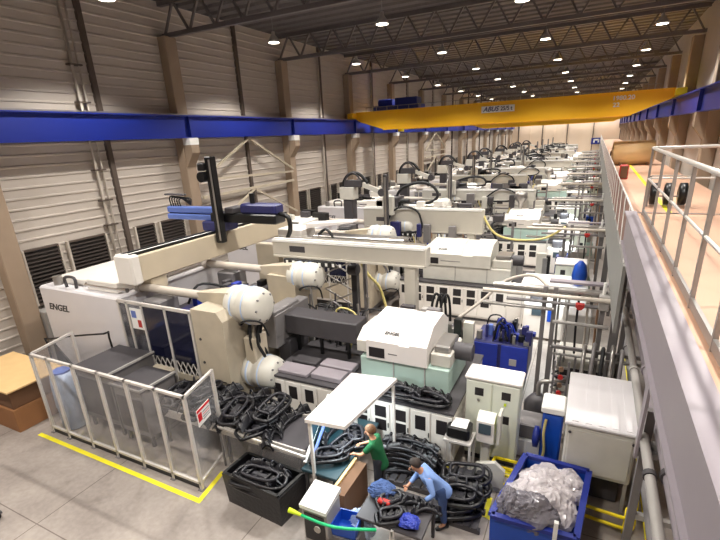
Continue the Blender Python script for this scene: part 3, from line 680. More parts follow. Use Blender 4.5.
obj('bottom_rail', MB().bar((-7.3, 5.76, .19), (-7.6, 6.9, .19), .06, 'rail_white'), t)
obj('clear_panel', MB().bar((-7.3, 5.8, 1.33), (-7.6, 6.86, 1.33), .008, 'clear_sheet', 2.2), t)
sg = obj('warning_sign', MB().bar((-7.3, 6.0, 1.75), (-7.44, 6.52, 1.75), .012, 'sign_white', .42), t, 'white warning sign with red border marks')
sd = MB(); dv = Vector((-.14, .52, 0)); n_ = Vector((.965, .26, 0)); o_ = Vector((-7.3, 6.0, 1.75)) + n_ * .01
sd.bar(o_ + Vector((0, 0, .17)), o_ + dv + Vector((0, 0, .17)), .008, 'red_sign', .06)
sd.bar(o_ + dv * .05, o_ + dv * .32, .008, 'red_sign', .2)
for q in range(4): sd.bar(o_ + dv * .4 + Vector((0, 0, .06 - q * .06)), o_ + dv * .92 + Vector((0, 0, .06 - q * .06)), .008, 'red_sign' if q == 1 else 'dark_grey', .012)
obj('sign_print', sd, sg)
# left return of fence
obj('post', MB().box(-13.4, -13.33, 7.1, 7.17, 0, 2.5, 'rail_white'), t); obj('top_rail', MB().bar((-13.0, 5.76, 2.47), (-13.37, 7.13, 2.47), .06, 'rail_white'), t)
obj('clear_panel', MB().bar((-13.0, 5.8, 1.33), (-13.36, 7.1, 1.33), .008, 'clear_sheet', 2.2), t)
# yellow floor lines
def fline(pts, w, label):
    b = MB()
    zz = .003
    for a, c in zip(pts, pts[1:]):
        zz += .001
        d = (Vector(c) - Vector(a)).normalized(); n = Vector((-d.y, d.x)) * w / 2
        A = Vector(a) - d * w / 2; C = Vector(c) + d * w / 2
        b.add([(A.x - n.x, A.y - n.y, zz), (C.x - n.x, C.y - n.y, zz), (C.x + n.x, C.y + n.y, zz), (A.x + n.x, A.y + n.y, zz)], [(0, 1, 2, 3)], 'yellow_paint')
    solo('floor_line', b, label, 'floor marking', (pts[0][0], pts[0][1], 0))
fline([(-13.25, 5.5), (-7.1, 5.45), (-7.25, 6.35), (-6.5, 6.4)], .12, 'yellow floor line following the foot of the safety fence')
fline([(-3.9, 9.0), (-3.9, 8.75), (-2.3, 8.75)], .1, 'yellow floor line in front of the nearest machine base')
fline([(-1.2, 8.1), (-1.2, 7.6), (-.9, 7.5)], .1, 'short yellow floor line left of the blue bin')
fline([(-1.35, 9.1), (-.6, 9.1)], .1, 'short yellow floor line below the pale electrical cabinet')
fline([(1.75, 5.2), (1.75, 16), (1.9, 30)], .12, 'long yellow floor line under the gallery')

def conveyor(x0, x1, y0, y1, z, label, side='grey'):
    t = thing('belt_conveyor', label, 'conveyor', ((x0 + x1) / 2, (y0 + y1) / 2, 0))
    obj('belt', MB().cbox(x0 + .04, x1 - .04, y0 + .05, y1 - .05, z - .08, z, 'belt', .03), t)
    obj('side_rail', MB().box(x0, x1, y0, y0 + .04, z - .18, z + .05, side), t)
    obj('side_rail', MB().box(x0, x1, y1 - .04, y1, z - .18, z + .05, side), t)
    n = max(2, int((x1 - x0) / 1.6) + 1)
    for q in range(n):
        xx = x0 + .1 + q * (x1 - x0 - .3) / (n - 1)
        for yy in (y0, y1 - .07): obj('leg', MB().box(xx, xx + .07, yy, yy + .07, 0, z - .18, 'dark_grey'), t)
    return t
conveyor(-9.6, -5.0, 6.75, 8.0, 1.0, 'dark belt conveyor carrying black moulded parts beside the warning sign', 'rail_white')
obj_t = thing('conveyor_guard', 'low clear side screen with a pale top rail in front of the black parts', 'guard screen', (-6.2, 6.5, 0))
obj('top_rail', MB().bar((-7.4, 6.62, 1.12), (-4.85, 6.52, 1.12), .05, 'rail_white'), obj_t)
obj('clear_panel', MB().bar((-7.4, 6.62, .56), (-4.85, 6.52, .56), .01, 'clear_sheet', 1.05), obj_t)
for q in (0, .5, 1): x = -7.38 + q * 2.5; obj('post', MB().box(x, x + .04, 6.6 - q * .08, 6.64 - q * .08, 0, 1.12, 'grey'), obj_t)
# enclosed transfer platform inside the fence
t = thing('transfer_platform', 'dark grey enclosed conveyor tunnel with flat tops inside the fence', 'conveyor', (-11, 7, 0))
for x0, x1, y0_, y1, zt in ((-12.35, -10.8, 6.35, 7.85, 1.95), (-10.75, -9.55, 6.3, 7.45, 1.75)):
    obj('platform_top', MB().cbox(x0, x1, y0_, y1, zt - .06, zt, 'dark_grey', .01), t)
    obj('platform_body', MB().box(x0 + .05, x1 - .05, y0_ + .05, y1 - .05, .35, zt - .06, 'grey').box(x0 + .1, x1 - .1, y0_ + .04, y0_ + .05, .5, zt - .3, 'dark_grey'), t)
    obj('edge_strip', MB().bar((x0, y0_, zt + .02), (x1, y0_, zt + .02), .05, 'rail_grey'), t)
    obj('edge_strip', MB().bar((x1 - .03, y0_, zt + .02), (x1 - .03, y1, zt + .02), .05, 'grey_light'), t)
    for x in (x0 + .1, x1 - .18): obj('leg', MB().box(x, x + .08, y0_ + .1, y0_ + .18, 0, .35, 'dark_grey'), t)
t = thing('guard_rail', 'black tubular guard rail frame in front of the white clamp housing', 'guard rail', (-14.1, 7.5, 0))
obj('rail_frame', MB().tube([(-15.2, 7.3, 0), (-15.2, 7.3, 1.75), (-15.1, 7.35, 1.9), (-12.75, 7.7, 2.3), (-12.55, 7.72, 2.2), (-12.45, 7.74, 0)], .03, 'black', 6, 3), t)
obj('black_flap', MB().prism([(-15.1, .8), (-15.05, 1.75), (-14.0, .8)], 1, 7.4, 7.44, 'vent'), t)
b = MB(); b.cbox(-10.7, -9.95, 7.6, 7.78, 1.5, 1.66, 'cast_tan')
for x in (-10.6, -10.1): b.box(x, x + .1, 7.62, 7.76, 0, 1.5, 'dark_grey')
solo('steel_beam', b, 'pale tan steel beam on legs running below the dark guard windows', 'beam', (-10.3, 7.7, 0))
# left corner stuff
b = MB(); b.cbox(-16.6, -13.9, 5.3, 6.9, 0, .72, 'cardboard', .01); b.cbox(-16.55, -13.95, 5.35, 6.85, .73, 1.3, 'brown', .01)
t = solo('cardboard_carton', b, 'large brown cardboard cartons stacked left of the fence', 'carton', (-15.2, 6.1, 0))
obj('light_board', MB().cbox(-16.7, -13.8, 5.25, 6.95, 1.3, 1.36, 'card_light', .01), t)
t = thing('reflection_drum', 'bluish drum shape standing in for a reflection at the left end of the fence', 'drum', (-12.75, 6.25, 0))  # bluish drum shape added for a blue tint, nearly a fence panel reflection
obj('reflection_body', MB().lathe([(0, .3), (.05, .34), (.7, .34), (.75, .36), (1.4, .34), (1.7, .3), (1.75, .22)], (-12.75, 6.25, 0), 2, 'belt_film', 20), t)
obj('reflection_lid', MB().lathe([(1.75, .24), (1.8, .24)], (-12.75, 6.25, 0), 2, 'blue_robot', 16), t)
t = thing('wall_cabinet', 'grey wall cabinet with a red box at the far left behind the white machine end', 'cabinet', (-17.6, 8.9, 0))
obj('cabinet_body', MB().cbox(-17.9, -17.3, 8.5, 10.4, 0, 2.1, 'grey_light', .02), t); obj('red_box', MB().cbox(-17.3, -17.2, 8.9, 9.25, 1.2, 1.6, 'red', .02), t); obj('label_plate', MB().box(-17.3, -17.28, 9.6, 9.95, 1.4, 1.75, 'sign_white'), t)
b = MB(); b.cbox(-11.9, -10.9, 3.5, 4.3, 0, .5, 'dark_grey').cbox(-12.0, -10.8, 3.4, 4.4, .5, .56, 'sign_white')
t = thing('hand_pallet', 'small low trolley with a pink tray at the lower left floor', 'trolley', (-11.2, 3.2, 0))
obj('frame', MB().cbox(-11.6, -10.75, 2.7, 3.3, .14, .2, 'dark_grey', .01), t); obj('tray', MB().cbox(-11.55, -10.8, 2.75, 3.25, .2, .3, 'pink_grey', .02), t)
for xx in (-11.5, -10.85):
    for yy in (2.78, 3.22): obj('wheel', MB().ring((xx - .02, yy, .07), (xx + .02, yy, .07), .07, 'rubber', n=12), t)

# ------------------------------------------------------------ black moulded parts
def bumper_mesh(L, W, H, seed, k='black_plastic'):
    rr = random.Random(seed); b = MB(); nu, nv = 18, 7
    top, bot = [], []
    for i in range(nu):
        u = i / (nu - 1) * 2 - 1
        for j in range(nv):
            v = j / (nv - 1)
            x = u * L / 2; curve = (1 - u * u) * W * .45
            y = curve + (v - .5) * W * (.55 + .1 * math.sin(u * 6)); z = H * math.sin(PI * min(1, max(0, v * .9 + .05))) * (.75 + .25 * math.cos(u * 5 + seed)) + rr.uniform(-.01, .01)
            top.append((x, y, z + .02)); bot.append((x, y, max(0, z - .03)))
    F = []
    for i in range(nu - 1):
        for j in range(nv - 1):
            a = i * nv + j
            if (i % 4 == 1 and j in (2, 3)): continue      # openings in the grille
            F.append((a, a + nv, a + nv + 1, a + 1))
    n = len(top); G = [tuple(reversed([q + n for q in f])) for f in F]
    b.add(top + bot, F + G, k, True)
    E = {}
    for f in F:
        for a, c in zip(f, f[1:] + f[:1]): E[(a, c)] = 1
    b.add(top + bot, [(c, a, a + n, c + n) for (a, c) in E if (c, a) not in E], k)
    for q in range(5):
        u = -.8 + q * .4; x = u * L / 2; c = (1 - u * u) * W * .45
        b.tube([(x, c - W * .3, .02), (x, c, H * 1.15), (x + .03, c + W * .3, .03)], .02, 'dark_plastic', 5, 3)
    b.tube([(-L / 2, -W * .25, .04), (-L * .3, W * .1, .06), (0, W * .2, .09), (L * .3, W * .1, .06), (L / 2, -W * .25, .04)], .035, 'dark_plastic', 5, 4)
    return b
def tray_mesh(L, W, H, seed):
    rr = random.Random(seed); b = MB()
    P = [(-L / 2, -W / 2), (-L * .2, -W * .6), (L * .3, -W / 2), (L / 2, -W * .1), (L * .42, W / 2), (-L * .1, W * .55), (-L * .48, W * .35)]
    pts = [(x, y, H * .5 + rr.uniform(-.03, .03)) for x, y in P]
    b.tube(pts + [pts[0]], .045, 'black_plastic', 6, 4)
    b.tube([(x * .7, y * .7, H) for x, y in P] + [(P[0][0] * .7, P[0][1] * .7, H)], .035, 'dark_plastic', 6, 4)
    for x, y in P: b.bar((x, y, H * .45), (x * .68, y * .68, H), .03, 'black_plastic')
    for q in range(4): x = (-.3 + q * .2) * L; b.bar((x, -W * .45, H * .55), (x + .08, W * .42, H * .6), .05, 'black_plastic', .09)
    b.cbox(-L * .2, L * .15, -W * .15, W * .2, 0, H * .8, 'dark_plastic'); b.ring((L * .28, 0, .02), (L * .28, 0, H * .9), W * .16, 'black_plastic', n=12)
    return b
PROTO = {}
def black_part(kind, L, W, H, x, y, z, rz, label, group, rx=0, ry=0, seed=0, sc=1):
    key = (kind, L, W, H, seed % 3)
    if key not in PROTO: PROTO[key] = (bumper_mesh if kind else tray_mesh)(L, W, H, seed % 3 + 1).mesh('moulded_part')
    o = bpy.data.objects.new('moulded_bumper_part' if kind else 'moulded_frame_part', PROTO[key]); COL.objects.link(o)
    o.location = (x, y, z); o.rotation_euler = (rx, ry, rz); o.scale = (sc, sc, sc)
    return tag(o, label, 'moulded part', group)
G1 = 'black moulded parts on the conveyor'
rr = random.Random(4)
i = 0
for x in (-9.1, -8.45, -7.8, -7.15, -6.5, -5.85):
    for j, y in enumerate((7.1, 7.5)):
        for lv in range(2):
            if x > -6.1 and lv: continue
            black_part(0 if i % 3 == 1 else 1, 1.2, .5, .24, x + rr.uniform(-.1, .1), y + rr.uniform(-.06, .06), 1.01 + lv * .24, PI / 2 + rr.uniform(-.55, .25), 'black moulded plastic part lying in the heap on the dark conveyor behind the pale rail', G1, rr.uniform(-.05, .05), 0, i)
            i += 1
G2 = 'black moulded parts on top of the machine base'
for j, (x, lv) in enumerate([(-3.55, 0), (-3.5, 1), (-2.85, 0), (-2.8, 1)]):
    black_part(j % 2, 1.0, .36, .16, x, 8.86, 1.57 + lv * .17, rr.uniform(-.1, .1), 'black moulded part stacked on the machine deck below the mint injection unit', G2, 0, 0, j)
G3 = 'black moulded parts stacked behind the two workers'
for lv in range(5):
    for j in range(2):
        black_part(1, 1.35, .42, .15, -3.0 + rr.uniform(-.06, .06), 7.88 + j * .36, .13 + lv * .15, rr.uniform(-.12, .12), 'black bumper part in the tall stack behind the two workers', G3, 0, 0, lv)
G4 = 'black moulded parts stacked right of the worker in blue'
for lv in range(4):
    for j in range(2):
        black_part((lv + j) % 2, .95, .5, .17, -1.7 + rr.uniform(-.05, .05), 7.35 + j * .5, .13 + lv * .17, .2 + rr.uniform(-.2, .2), 'black moulded part in the stack right of the worker in blue', G4, 0, 0, lv + j)
def pallet(x0, x1, y0, y1, label, k='brown'):
    b = MB(); n = 6; w = (x1 - x0) / n
    for q in range(n): b.box(x0 + q * w, x0 + q * w + w * .75, y0, y1, .1, .13, k)
    for q in (0, .46, .92): yy = y0 + q * (y1 - y0); b.box(x0, x1, yy, yy + (y1 - y0) * .08, 0, .1, k)
    solo('pallet', b, label, 'pallet', ((x0 + x1) / 2, (y0 + y1) / 2, 0))
pallet(-3.6, -2.4, 7.65, 8.5, 'grey pallet under the tall stack of black bumper parts', 'dark_grey')
pallet(-2.2, -1.2, 7.05, 8.2, 'dark grey pallet under the black parts right of the worker in blue', 'dark_grey')

# black bin in front of conveyor
t = thing('parts_bin', 'black open bin full of black moulded parts in the front of the conveyor', 'bin', (-5.6, 6.0, 0))
P0 = [(-6.45, 5.72), (-4.95, 5.62), (-4.85, 6.4), (-6.4, 6.45)]
b = MB(); zt = .78
def wallbin(b, P, z0, z1, k, th=.05, grow=.06):
    c = Vector((sum(p[0] for p in P) / 4, sum(p[1] for p in P) / 4))
    for i in range(4):
        a, d = Vector(P[i]), Vector(P[(i + 1) % 4]); ai = a + (c - a).normalized() * th; di = d + (c - d).normalized() * th
        A = a + (a - c).normalized() * grow; D = d + (d - c).normalized() * grow; Ai = ai + (a - c).normalized() * grow; Di = di + (d - c).normalized() * grow
        b.hexa([(a.x, a.y, z0), (d.x, d.y, z0), (di.x, di.y, z0), (ai.x, ai.y, z0), (A.x, A.y, z1), (D.x, D.y, z1), (Di.x, Di.y, z1), (Ai.x, Ai.y, z1)], k)
    b.add([(p[0], p[1], z0 + .02) for p in P], [(0, 1, 2, 3)], k)
wallbin(b, P0, 0, zt, 'black_plastic'); obj('bin_body', b, t)
b = MB()
for a, d in zip(P0, P0[1:] + P0[:1]): b.bar((a[0], a[1], zt), (d[0], d[1], zt), .07, 'black')
obj('rim', b, t)
G5 = 'black moulded parts filling the black bin'
for j in range(6):
    black_part(j % 2, 1.15, .4, .2, -5.65 + rr.uniform(-.08, .08), 5.9 + (j % 2) * .22, .42 + (j // 2) * .16, rr.uniform(-.15, .15), 'black moulded part lying in the open black bin', G5, 0, 0, j)

# ------------------------------------------------------------ lit work station with the pink-white hood
t = thing('inspection_station', 'work station with a pale slanted roof plate and lit dark teal bench', 'work station', (-4.3, 7.3, 0))
obj('roof_plate', MB().hexa([(-4.58, 6.28, 2.22), (-3.72, 6.38, 2.22), (-3.42, 8.35, 2.3), (-4.5, 8.2, 2.3), (-4.58, 6.28, 2.3), (-3.72, 6.38, 2.3), (-3.42, 8.35, 2.38), (-4.5, 8.2, 2.38)], 'hood_pink'), t)
for x, y in ((-4.55, 6.33), (-4.45, 8.1), (-3.5, 8.2)): obj('post', MB().box(x, x + .06, y, y + .06, 0, 2.24, 'rail_white'), t)
lm = obj('lamp_tube', MB().cbox(-4.2, -4.0, 6.6, 8.0, 2.16, 2.21, 'tube_lens', .01), t)
obj('bench_top', MB().cbox(-4.85, -3.98, 6.35, 8.5, .88, .95, 'teal', .01), t)
for x, y in ((-4.8, 6.4), (-4.1, 6.4), (-4.8, 8.4), (-4.1, 8.4)): obj('leg', MB().box(x, x + .06, y, y + .06, 0, .88, 'dark_grey'), t)
obj('back_screen', MB().hexa([(-4.85, 6.9, .95), (-4.8, 6.9, .95), (-4.8, 8.3, .95), (-4.85, 8.3, .95), (-4.98, 6.9, 1.75), (-4.93, 6.9, 1.75), (-4.93, 8.3, 1.75), (-4.98, 8.3, 1.75)], 'teal'), t)
obj('rail_strip', MB().bar((-4.84, 6.5, 1.0), (-4.98, 7.9, 1.85), .06, 'sign_white').bar((-4.7, 6.5, 1.0), (-4.84, 7.9, 1.85), .05, 'blue_robot'), t)
l = bpy.data.lights.new('tube', 'AREA'); l.shape = 'RECTANGLE'; l.size = .2; l.size_y = 1.4; l.energy = 60; l.color = (.85, .97, 1.0)
lo = bpy.data.objects.new('tube_light', l); COL.objects.link(lo); lo.parent = t; lo.location = (.2, 0, 2.14)
for j in range(3): black_part(0, .8, .4, .2, -4.42 + j * .1, 6.85 + j * .42, .96, .5 + j * .8, 'dark moulded part on the lit teal bench, ' + ['nearest the camera', 'the middle one', 'farthest from the camera'][j], 'parts on the lit bench', 0, 0, j)
black_part(1, 1.1, .36, .2, -4.72, 7.6, 1.0, PI / 2, 'black bumper part leaning at the dark back screen of the lit bench', 'parts on the lit bench', 0, 0, 2)
# small control cabinet with white lid
t = thing('control_box', 'small dark fronted control box with a white lid at the foot of the work station', 'control box', (-3.9, 5.6, 0))
obj('box_body', MB().cbox(-4.15, -3.62, 5.32, 5.85, .05, 1.12, 'grey_light', .02), t)
obj('white_lid', MB().hexa([(-4.17, 5.28, 1.12), (-3.6, 5.28, 1.12), (-3.6, 5.87, 1.2), (-4.17, 5.87, 1.2), (-4.17, 5.28, 1.2), (-3.6, 5.28, 1.2), (-3.6, 5.87, 1.3), (-4.17, 5.87, 1.3)], 'sign_white'), t)
obj('front_panel', MB().box(-4.1, -3.67, 5.305, 5.32, .4, 1.02, 'vent'), t); obj('dial', MB().ring((-3.82, 5.305, .72), (-3.82, 5.28, .72), .07, 'machine_cream', n=16), t)
for x in (-4.1, -3.7):
    for y in (5.38, 5.78): obj('castor', MB().ring((x - .02, y, .03), (x + .02, y, .03), .03, 'rubber', n=10), t)
t = thing('pole', 'long green pole with a lime yellow tip lying across the small boxes', 'pole', (-3.6, 5.3, 1.0))
obj('shaft', MB().tube([(-4.1, 5.2, 1.05), (-3.4, 5.22, 1.03), (-2.7, 5.5, 1.0)], .028, 'green', 8, 3), t); obj('tip', MB().ring((-4.35, 5.2, 1.06), (-4.08, 5.2, 1.05), .05, 'lime', r1=.03), t)
b = MB(); wallbin(b, [(-3.6, 5.45), (-3.15, 5.5), (-3.2, 5.9), (-3.62, 5.85)], .55, .8, 'blue_plastic', .03, .03); solo('storage_crate', b, 'small blue open crate beside the white lidded control box', 'crate', (-3.4, 5.65, .55))
b = MB(); b.cbox(-3.6, -3.12, 5.43, 5.9, 0, .54, 'grey', .01); solo('crate_stand', b, 'grey stand under the small blue crate', 'stand', (-3.4, 5.65, 0))
t = thing('cardboard_carton', 'tall narrow brown cardboard carton beside the worker in green', 'carton', (-3.75, 6.6, 0))
obj('carton_body', MB().box(-3.93, -3.68, 6.1, 7.15, 0, .86, 'brown'), t); obj('flap', MB().box(-3.97, -3.91, 6.1, 7.15, .86, .93, 'card_light'), t)
# front bench with clothes and tools
t = thing('work_bench', 'dark work bench cluttered with parts in front of the worker in blue', 'bench', (-2.65, 6.25, 0))
obj('bench_top', MB().cbox(-3.25, -1.95, 5.75, 6.72, .8, .86, 'dark_grey', .01), t)
for x in (-3.2, -2.05):
    for y in (5.8, 6.62): obj('leg', MB().box(x, x + .06, y, y + .06, 0, .8, 'dark_grey'), t)
obj('side_frame', MB().bar((-2.62, 5.72, .0), (-2.5, 5.72, .85), .05, 'rail_white').bar((-2.4, 5.72, 0), (-2.5, 5.72, .85), .05, 'rail_white'), t)
def blob(name, x, y, z, rx, ry, rz_, k, label, cat, seed, group=None):
    from mathutils import noise
    b = MB(); n, m = 44, 26; vs = []
    for j in range(m + 1):
        ph = PI * j / m
        for i in range(n):
            a = 2 * PI * i / n; d = Vector((math.cos(a) * math.sin(ph), math.sin(a) * math.sin(ph), -math.cos(ph)))
            o_ = Vector((seed * 3.1, seed * 1.7, 0))
            q = 1 + .30 * noise.noise(d * 1.6 + o_) - .22 * abs(noise.noise(d * 4.2 + o_)) + .10 * abs(noise.noise(d * 9 + o_)) + .05 * noise.noise(d * 20 + o_)
            vs.append((x + d.x * rx * q, y + d.y * ry * q, z + rz_ + d.z * rz_ * (1 if d.z < 0 else q)))
    fs = [(j * n + i, j * n + (i + 1) % n, j * n + n + (i + 1) % n, j * n + n + i) for j in range(m) for i in range(n)]
    b.add(vs, fs, k, False); return solo(name, b, label, cat, (x, y, z), group)
blob('folded_jacket', -3.0, 6.45, .86, .28, .22, .12, 'denim', 'crumpled blue work jacket on the left of the front bench', 'jacket', 3)
blob('cloth_bundle', -2.25, 5.95, .86, .2, .16, .1, 'blue', 'crumpled bright blue cloth on the right of the front bench', 'cloth', 5)
blob('film_bag', -3.3, 6.0, .0, .3, .25, .38, 'belt_film', 'pale blue plastic bag on the floor left of the front bench', 'bag', 8)
G6 = 'small black parts on the front bench'
for j, (x, y) in enumerate(((-2.75, 6.3), (-2.35, 6.35), (-2.6, 5.95), (-2.05, 6.3))):
    black_part(j % 2, .55, .3, .16, x, y, .87, rr.uniform(-1, 1), 'small black part on the front bench, ' + ['beside the blue jacket', 'below the hands of the worker in blue', 'near the front edge', 'at the right end'][j], G6, 0, 0, j)
t = thing('hand_tool', 'pink and grey hand tool lying on the front bench', 'tool', (-2.75, 6.15, .87))
obj('tool_body', MB().cbox(-2.95, -2.7, 6.08, 6.2, .98, 1.06, 'red', .02), t); obj('grip', MB().ring((-2.72, 6.12, .88), (-2.78, 6.13, 1.0), .04, 'grey'), t)

# printer and control terminals at the machine corner
t = thing('label_printer', 'black printer with a white paper sheet on top on a pale stand', 'printer', (-2.0, 8.75, 0))
obj('printer_body', MB().cbox(-2.3, -1.78, 8.45, 8.85, 1.05, 1.36, 'black', .04), t); obj('paper_sheet', MB().hexa([(-2.2, 8.48, 1.37), (-1.85, 8.48, 1.37), (-1.85, 8.8, 1.4), (-2.2, 8.8, 1.4), (-2.2, 8.48, 1.375), (-1.85, 8.48, 1.375), (-1.85, 8.8, 1.405), (-2.2, 8.8, 1.405)], 'sign_white'), t)
obj('stand_shelf', MB().cbox(-2.35, -1.72, 8.4, 8.9, .97, 1.04, 'rail_white', .01), t)
for x in (-2.32, -1.78):
    for y in (8.42, 8.84): obj('leg', MB().box(x, x + .05, y, y + .05, 0, .97, 'rail_white'), t)
t = thing('control_terminal', 'tilted white control terminal with a grey screen beside the pale electrical cabinet', 'control terminal', (-1.6, 8.9, 0))
obj('terminal_body', MB().prism([(8.72, .95), (8.7, 1.5), (8.85, 1.6), (9.0, 1.6), (9.0, .95)], 0, -1.68, -1.3, 'machine_white'), t)
obj('screen', MB().box(-1.63, -1.36, 8.68, 8.7, 1.2, 1.45, 'screen'), t)
obj('key_panel', MB().box(-1.24, -1.18, 8.75, 9.1, .95, 1.7, 'machine_cream').box(-1.245, -1.24, 8.8, 9.05, 1.1, 1.6, 'lime'), t)
obj('stand_column', MB().cbox(-1.6, -1.4, 8.85, 9.05, 0, 1.0, 'machine_cream'), t)
t = thing('splash_guard', 'low cream curved guard on the floor below the control terminal', 'guard panel', (-1.4, 8.4, 0))
obj('panel', MB().prism([(-1.75, 0), (-1.0, 0), (-.98, .5), (-1.2, .68), (-1.6, .55), (-1.75, .3)], 1, 8.45, 8.55, 'machine_cream'), t); obj('foot', MB().cbox(-1.7, -1.05, 8.35, 8.65, 0, .05, 'grey'), t)
t = thing('floor_frame', 'yellow square tube frame on the floor before the pale electrical cabinet', 'frame', (-.95, 8.8, 0))
b = MB()
for z in (.05, .3):
    P = [(-1.35, 8.6), (-.7, 8.62), (-.72, 9.15), (-1.3, 9.15)]
    for a, d in zip(P, P[1:] + P[:1]): b.bar((*a, z), (*d, z), .05, 'yellow')
for p in P: b.bar((*p, 0), (*p, .3), .05, 'yellow')
obj('tube_frame', b, t)

# ------------------------------------------------------------ blue bin with film
t = thing('pallet_bin', 'large blue plastic pallet bin filled with clear film bags', 'bin', (0, 7.7, 0))
b = MB(); P = [(-.95, 6.7), (.45, 6.75), (.62, 8.6), (-.6, 8.65)]; wallbin(b, P, .1, .95, 'blue_plastic', .07, .03); obj('bin_body', b, t)
b = MB()
for a, d in zip(P, P[1:] + P[:1]): b.bar((*a, .95), (*d, .95), .11, 'blue_beam', .08)
obj('rim', b, t)
for x, y in ((-.85, 6.8), (.35, 6.8), (.5, 8.5), (-.5, 8.5)): obj('foot', MB().cbox(x - .08, x + .08, y - .08, y + .08, 0, .1, 'blue_plastic'), t)
for j, (x, y, rx, ry, rz_) in enumerate(((-.1, 8.05, .6, .5, .28), (-.02, 7.4, .48, .5, .32), (-.42, 7.35, .45, .5, .32), (.2, 8.15, .42, .42, .26), (-.1, 7.75, .5, .5, .34))):
    blob('film_bag', x, y, .55, rx, ry, rz_, 'film', 'crumpled clear plastic film bag in the blue bin, ' + ['middle back', 'right front', 'left front', 'back corner', 'topmost'][j], 'plastic bag', 20 + j, 'film bags in the blue bin')
blob('dark_film_bag', -.3, 7.0, .62, .45, .3, .36, 'smoky_film', 'smoky plastic bag hanging over the front edge of the blue bin', 'plastic bag', 31)
blob('dark_bag', -.68, 7.05, .5, .25, .3, .4, 'smoky_film', 'dark grey plastic bag at the left edge of the blue bin', 'plastic bag', 33)
b = MB().bar((.12, 6.6, .3), (.12, 6.62, 1.3), .07, 'sign_white'); solo('white_post', b, 'white upright strip standing at the front of the blue bin', 'post', (.12, 6.6, .3))
# blue device
t = thing('hot_runner_cabinet', 'tall blue cabinet with a white top beside the large pale chiller', 'cabinet', (-.2, 9.6, 0))
obj('cabinet_body', MB().cbox(-.38, .04, 9.35, 9.9, .05, 1.65, 'blue_plastic', .04), t); obj('white_top', MB().cbox(-.42, .06, 9.3, 9.95, 1.65, 1.82, 'sign_white', .03), t)
obj('hose_reel', MB().lathe([(0, .12), (.03, .24), (.12, .24), (.15, .12)], (-.55, 9.4, .95), 0, 'blue_beam', 18), t); obj('hose', MB().tube([(-.3, 9.33, 1.5), (-.32, 9.22, 1.2), (-.28, 9.25, .7), (-.35, 9.3, .3)], .03, 'yellow_hose'), t)
b = MB().cbox(-1.0, -.35, 9.8, 10.6, 0, .5, 'sign_white').cbox(-.95, -.4, 9.85, 10.5, .5, .9, 'grey'); solo('pump_unit', b, 'low pale and grey pump unit left of the tall blue cabinet', 'pump', (-.65, 10.2, 0))
t = thing('pump_unit', 'round grey pump behind the blue cabinet', 'pump', (-.6, 11.1, 0)); obj('pump_tank', MB().lathe([(0, .3), (.05, .34), (.8, .34), (1.0, .2), (1.05, .1)], (-.6, 11.1, 0), 2, 'dark_grey', 18), t); obj('pipe', MB().tube([(-.6, 11.1, 1.0), (-.6, 11.1, 1.4), (-.3, 11.1, 1.5), (0, 11.3, 1.5)], .06, 'steel'), t)

# large chiller box on legs
t = thing('chiller_unit', 'large pale grey box shaped chiller unit on legs with a ribbed roof', 'chiller', (.73, 9.8, 0))
obj('housing', MB().cbox(.1, 1.35, 8.75, 10.95, .72, 1.86, 'machine_cream', .03), t, 'pale grey green housing')
b = MB(); b.cbox(.07, 1.38, 8.72, 10.98, 1.86, 1.93, 'machine_panel', .02)
for q in range(5): b.box(.2 + q * .24, .32 + q * .24, 8.8, 10.9, 1.93, 1.94, 'machine_panel')
obj('roof', b, t)
obj('front_panel', MB().cbox(.16, 1.29, 8.725, 8.75, .8, 1.78, 'machine_cream', .01), t)
for x in (.13, 1.25): obj('hinge', MB().ring((x + .05, 8.72, 1.72), (x + .05, 8.7, 1.72), .03, 'dark_grey', n=8), t)
for x in (.12, 1.27):
    for y in (8.8, 10.85): obj('leg', MB().box(x, x + .06, y, y + .06, 0, .72, 'grey_light'), t)
obj('base_tank', MB().box(.3, 1.2, 9.0, 10.8, .05, .6, 'dark_grey'), t)
t = thing('guard_rail', 'bright yellow tubular guard rail around the foot of the chiller', 'guard rail', (.9, 8.5, 0))
for z in (.15, .4): obj('rail', MB().tube([(.2, 8.3, z), (1.2, 8.2, z), (1.35, 8.25, z), (1.5, 8.4, z), (1.62, 9.9, z)], .035, 'yellow', 7, 3), t)
for p in ((.25, 8.3), (1.32, 8.23), (1.6, 9.85), (1.55, 9.1)): obj('post', MB().tube([(*p, 0), (*p, .62 if p[0] > 1.3 else .42)], .035, 'yellow', 7, 1), t)
# pipes rising from the chiller
for q in range(5):
    x = .3 + q * .2; b = MB().tube([(x, 11.05, .2), (x, 11.05, 2.0), (x + .03, 11.5, 2.4 + .1 * (q % 2)), (x + .03, 11.9, 2.1)], .045, ['steel', 'grey', 'rubber', 'steel', 'grey'][q], 8, 4)
    solo('coolant_pipe', b, 'grey coolant pipe behind the chiller, %s from the left' % NTH[q].replace('nearest', 'first'), 'pipe', (x, 11.05, .2), 'coolant pipes behind the chiller')
t = thing('valve_rack', 'rack of small red and grey valves behind the tall blue cabinet', 'valve rack', (-.15, 10.9, 0))
b = MB()
for x in (-.3, .02): b.bar((x, 10.9, 0), (x, 10.9, 2.2), .05, 'grey')
for q in range(7): b.bar((-.3, 10.9, .7 + q * .22), (.02, 10.9, .7 + q * .22), .04, 'steel')
obj('frame', b, t)
for q in range(7): obj('valve', MB().ring((-.14, 10.85, .7 + q * .22), (-.14, 10.78, .7 + q * .22), .06, 'red' if q % 2 else 'copper', n=10), t)

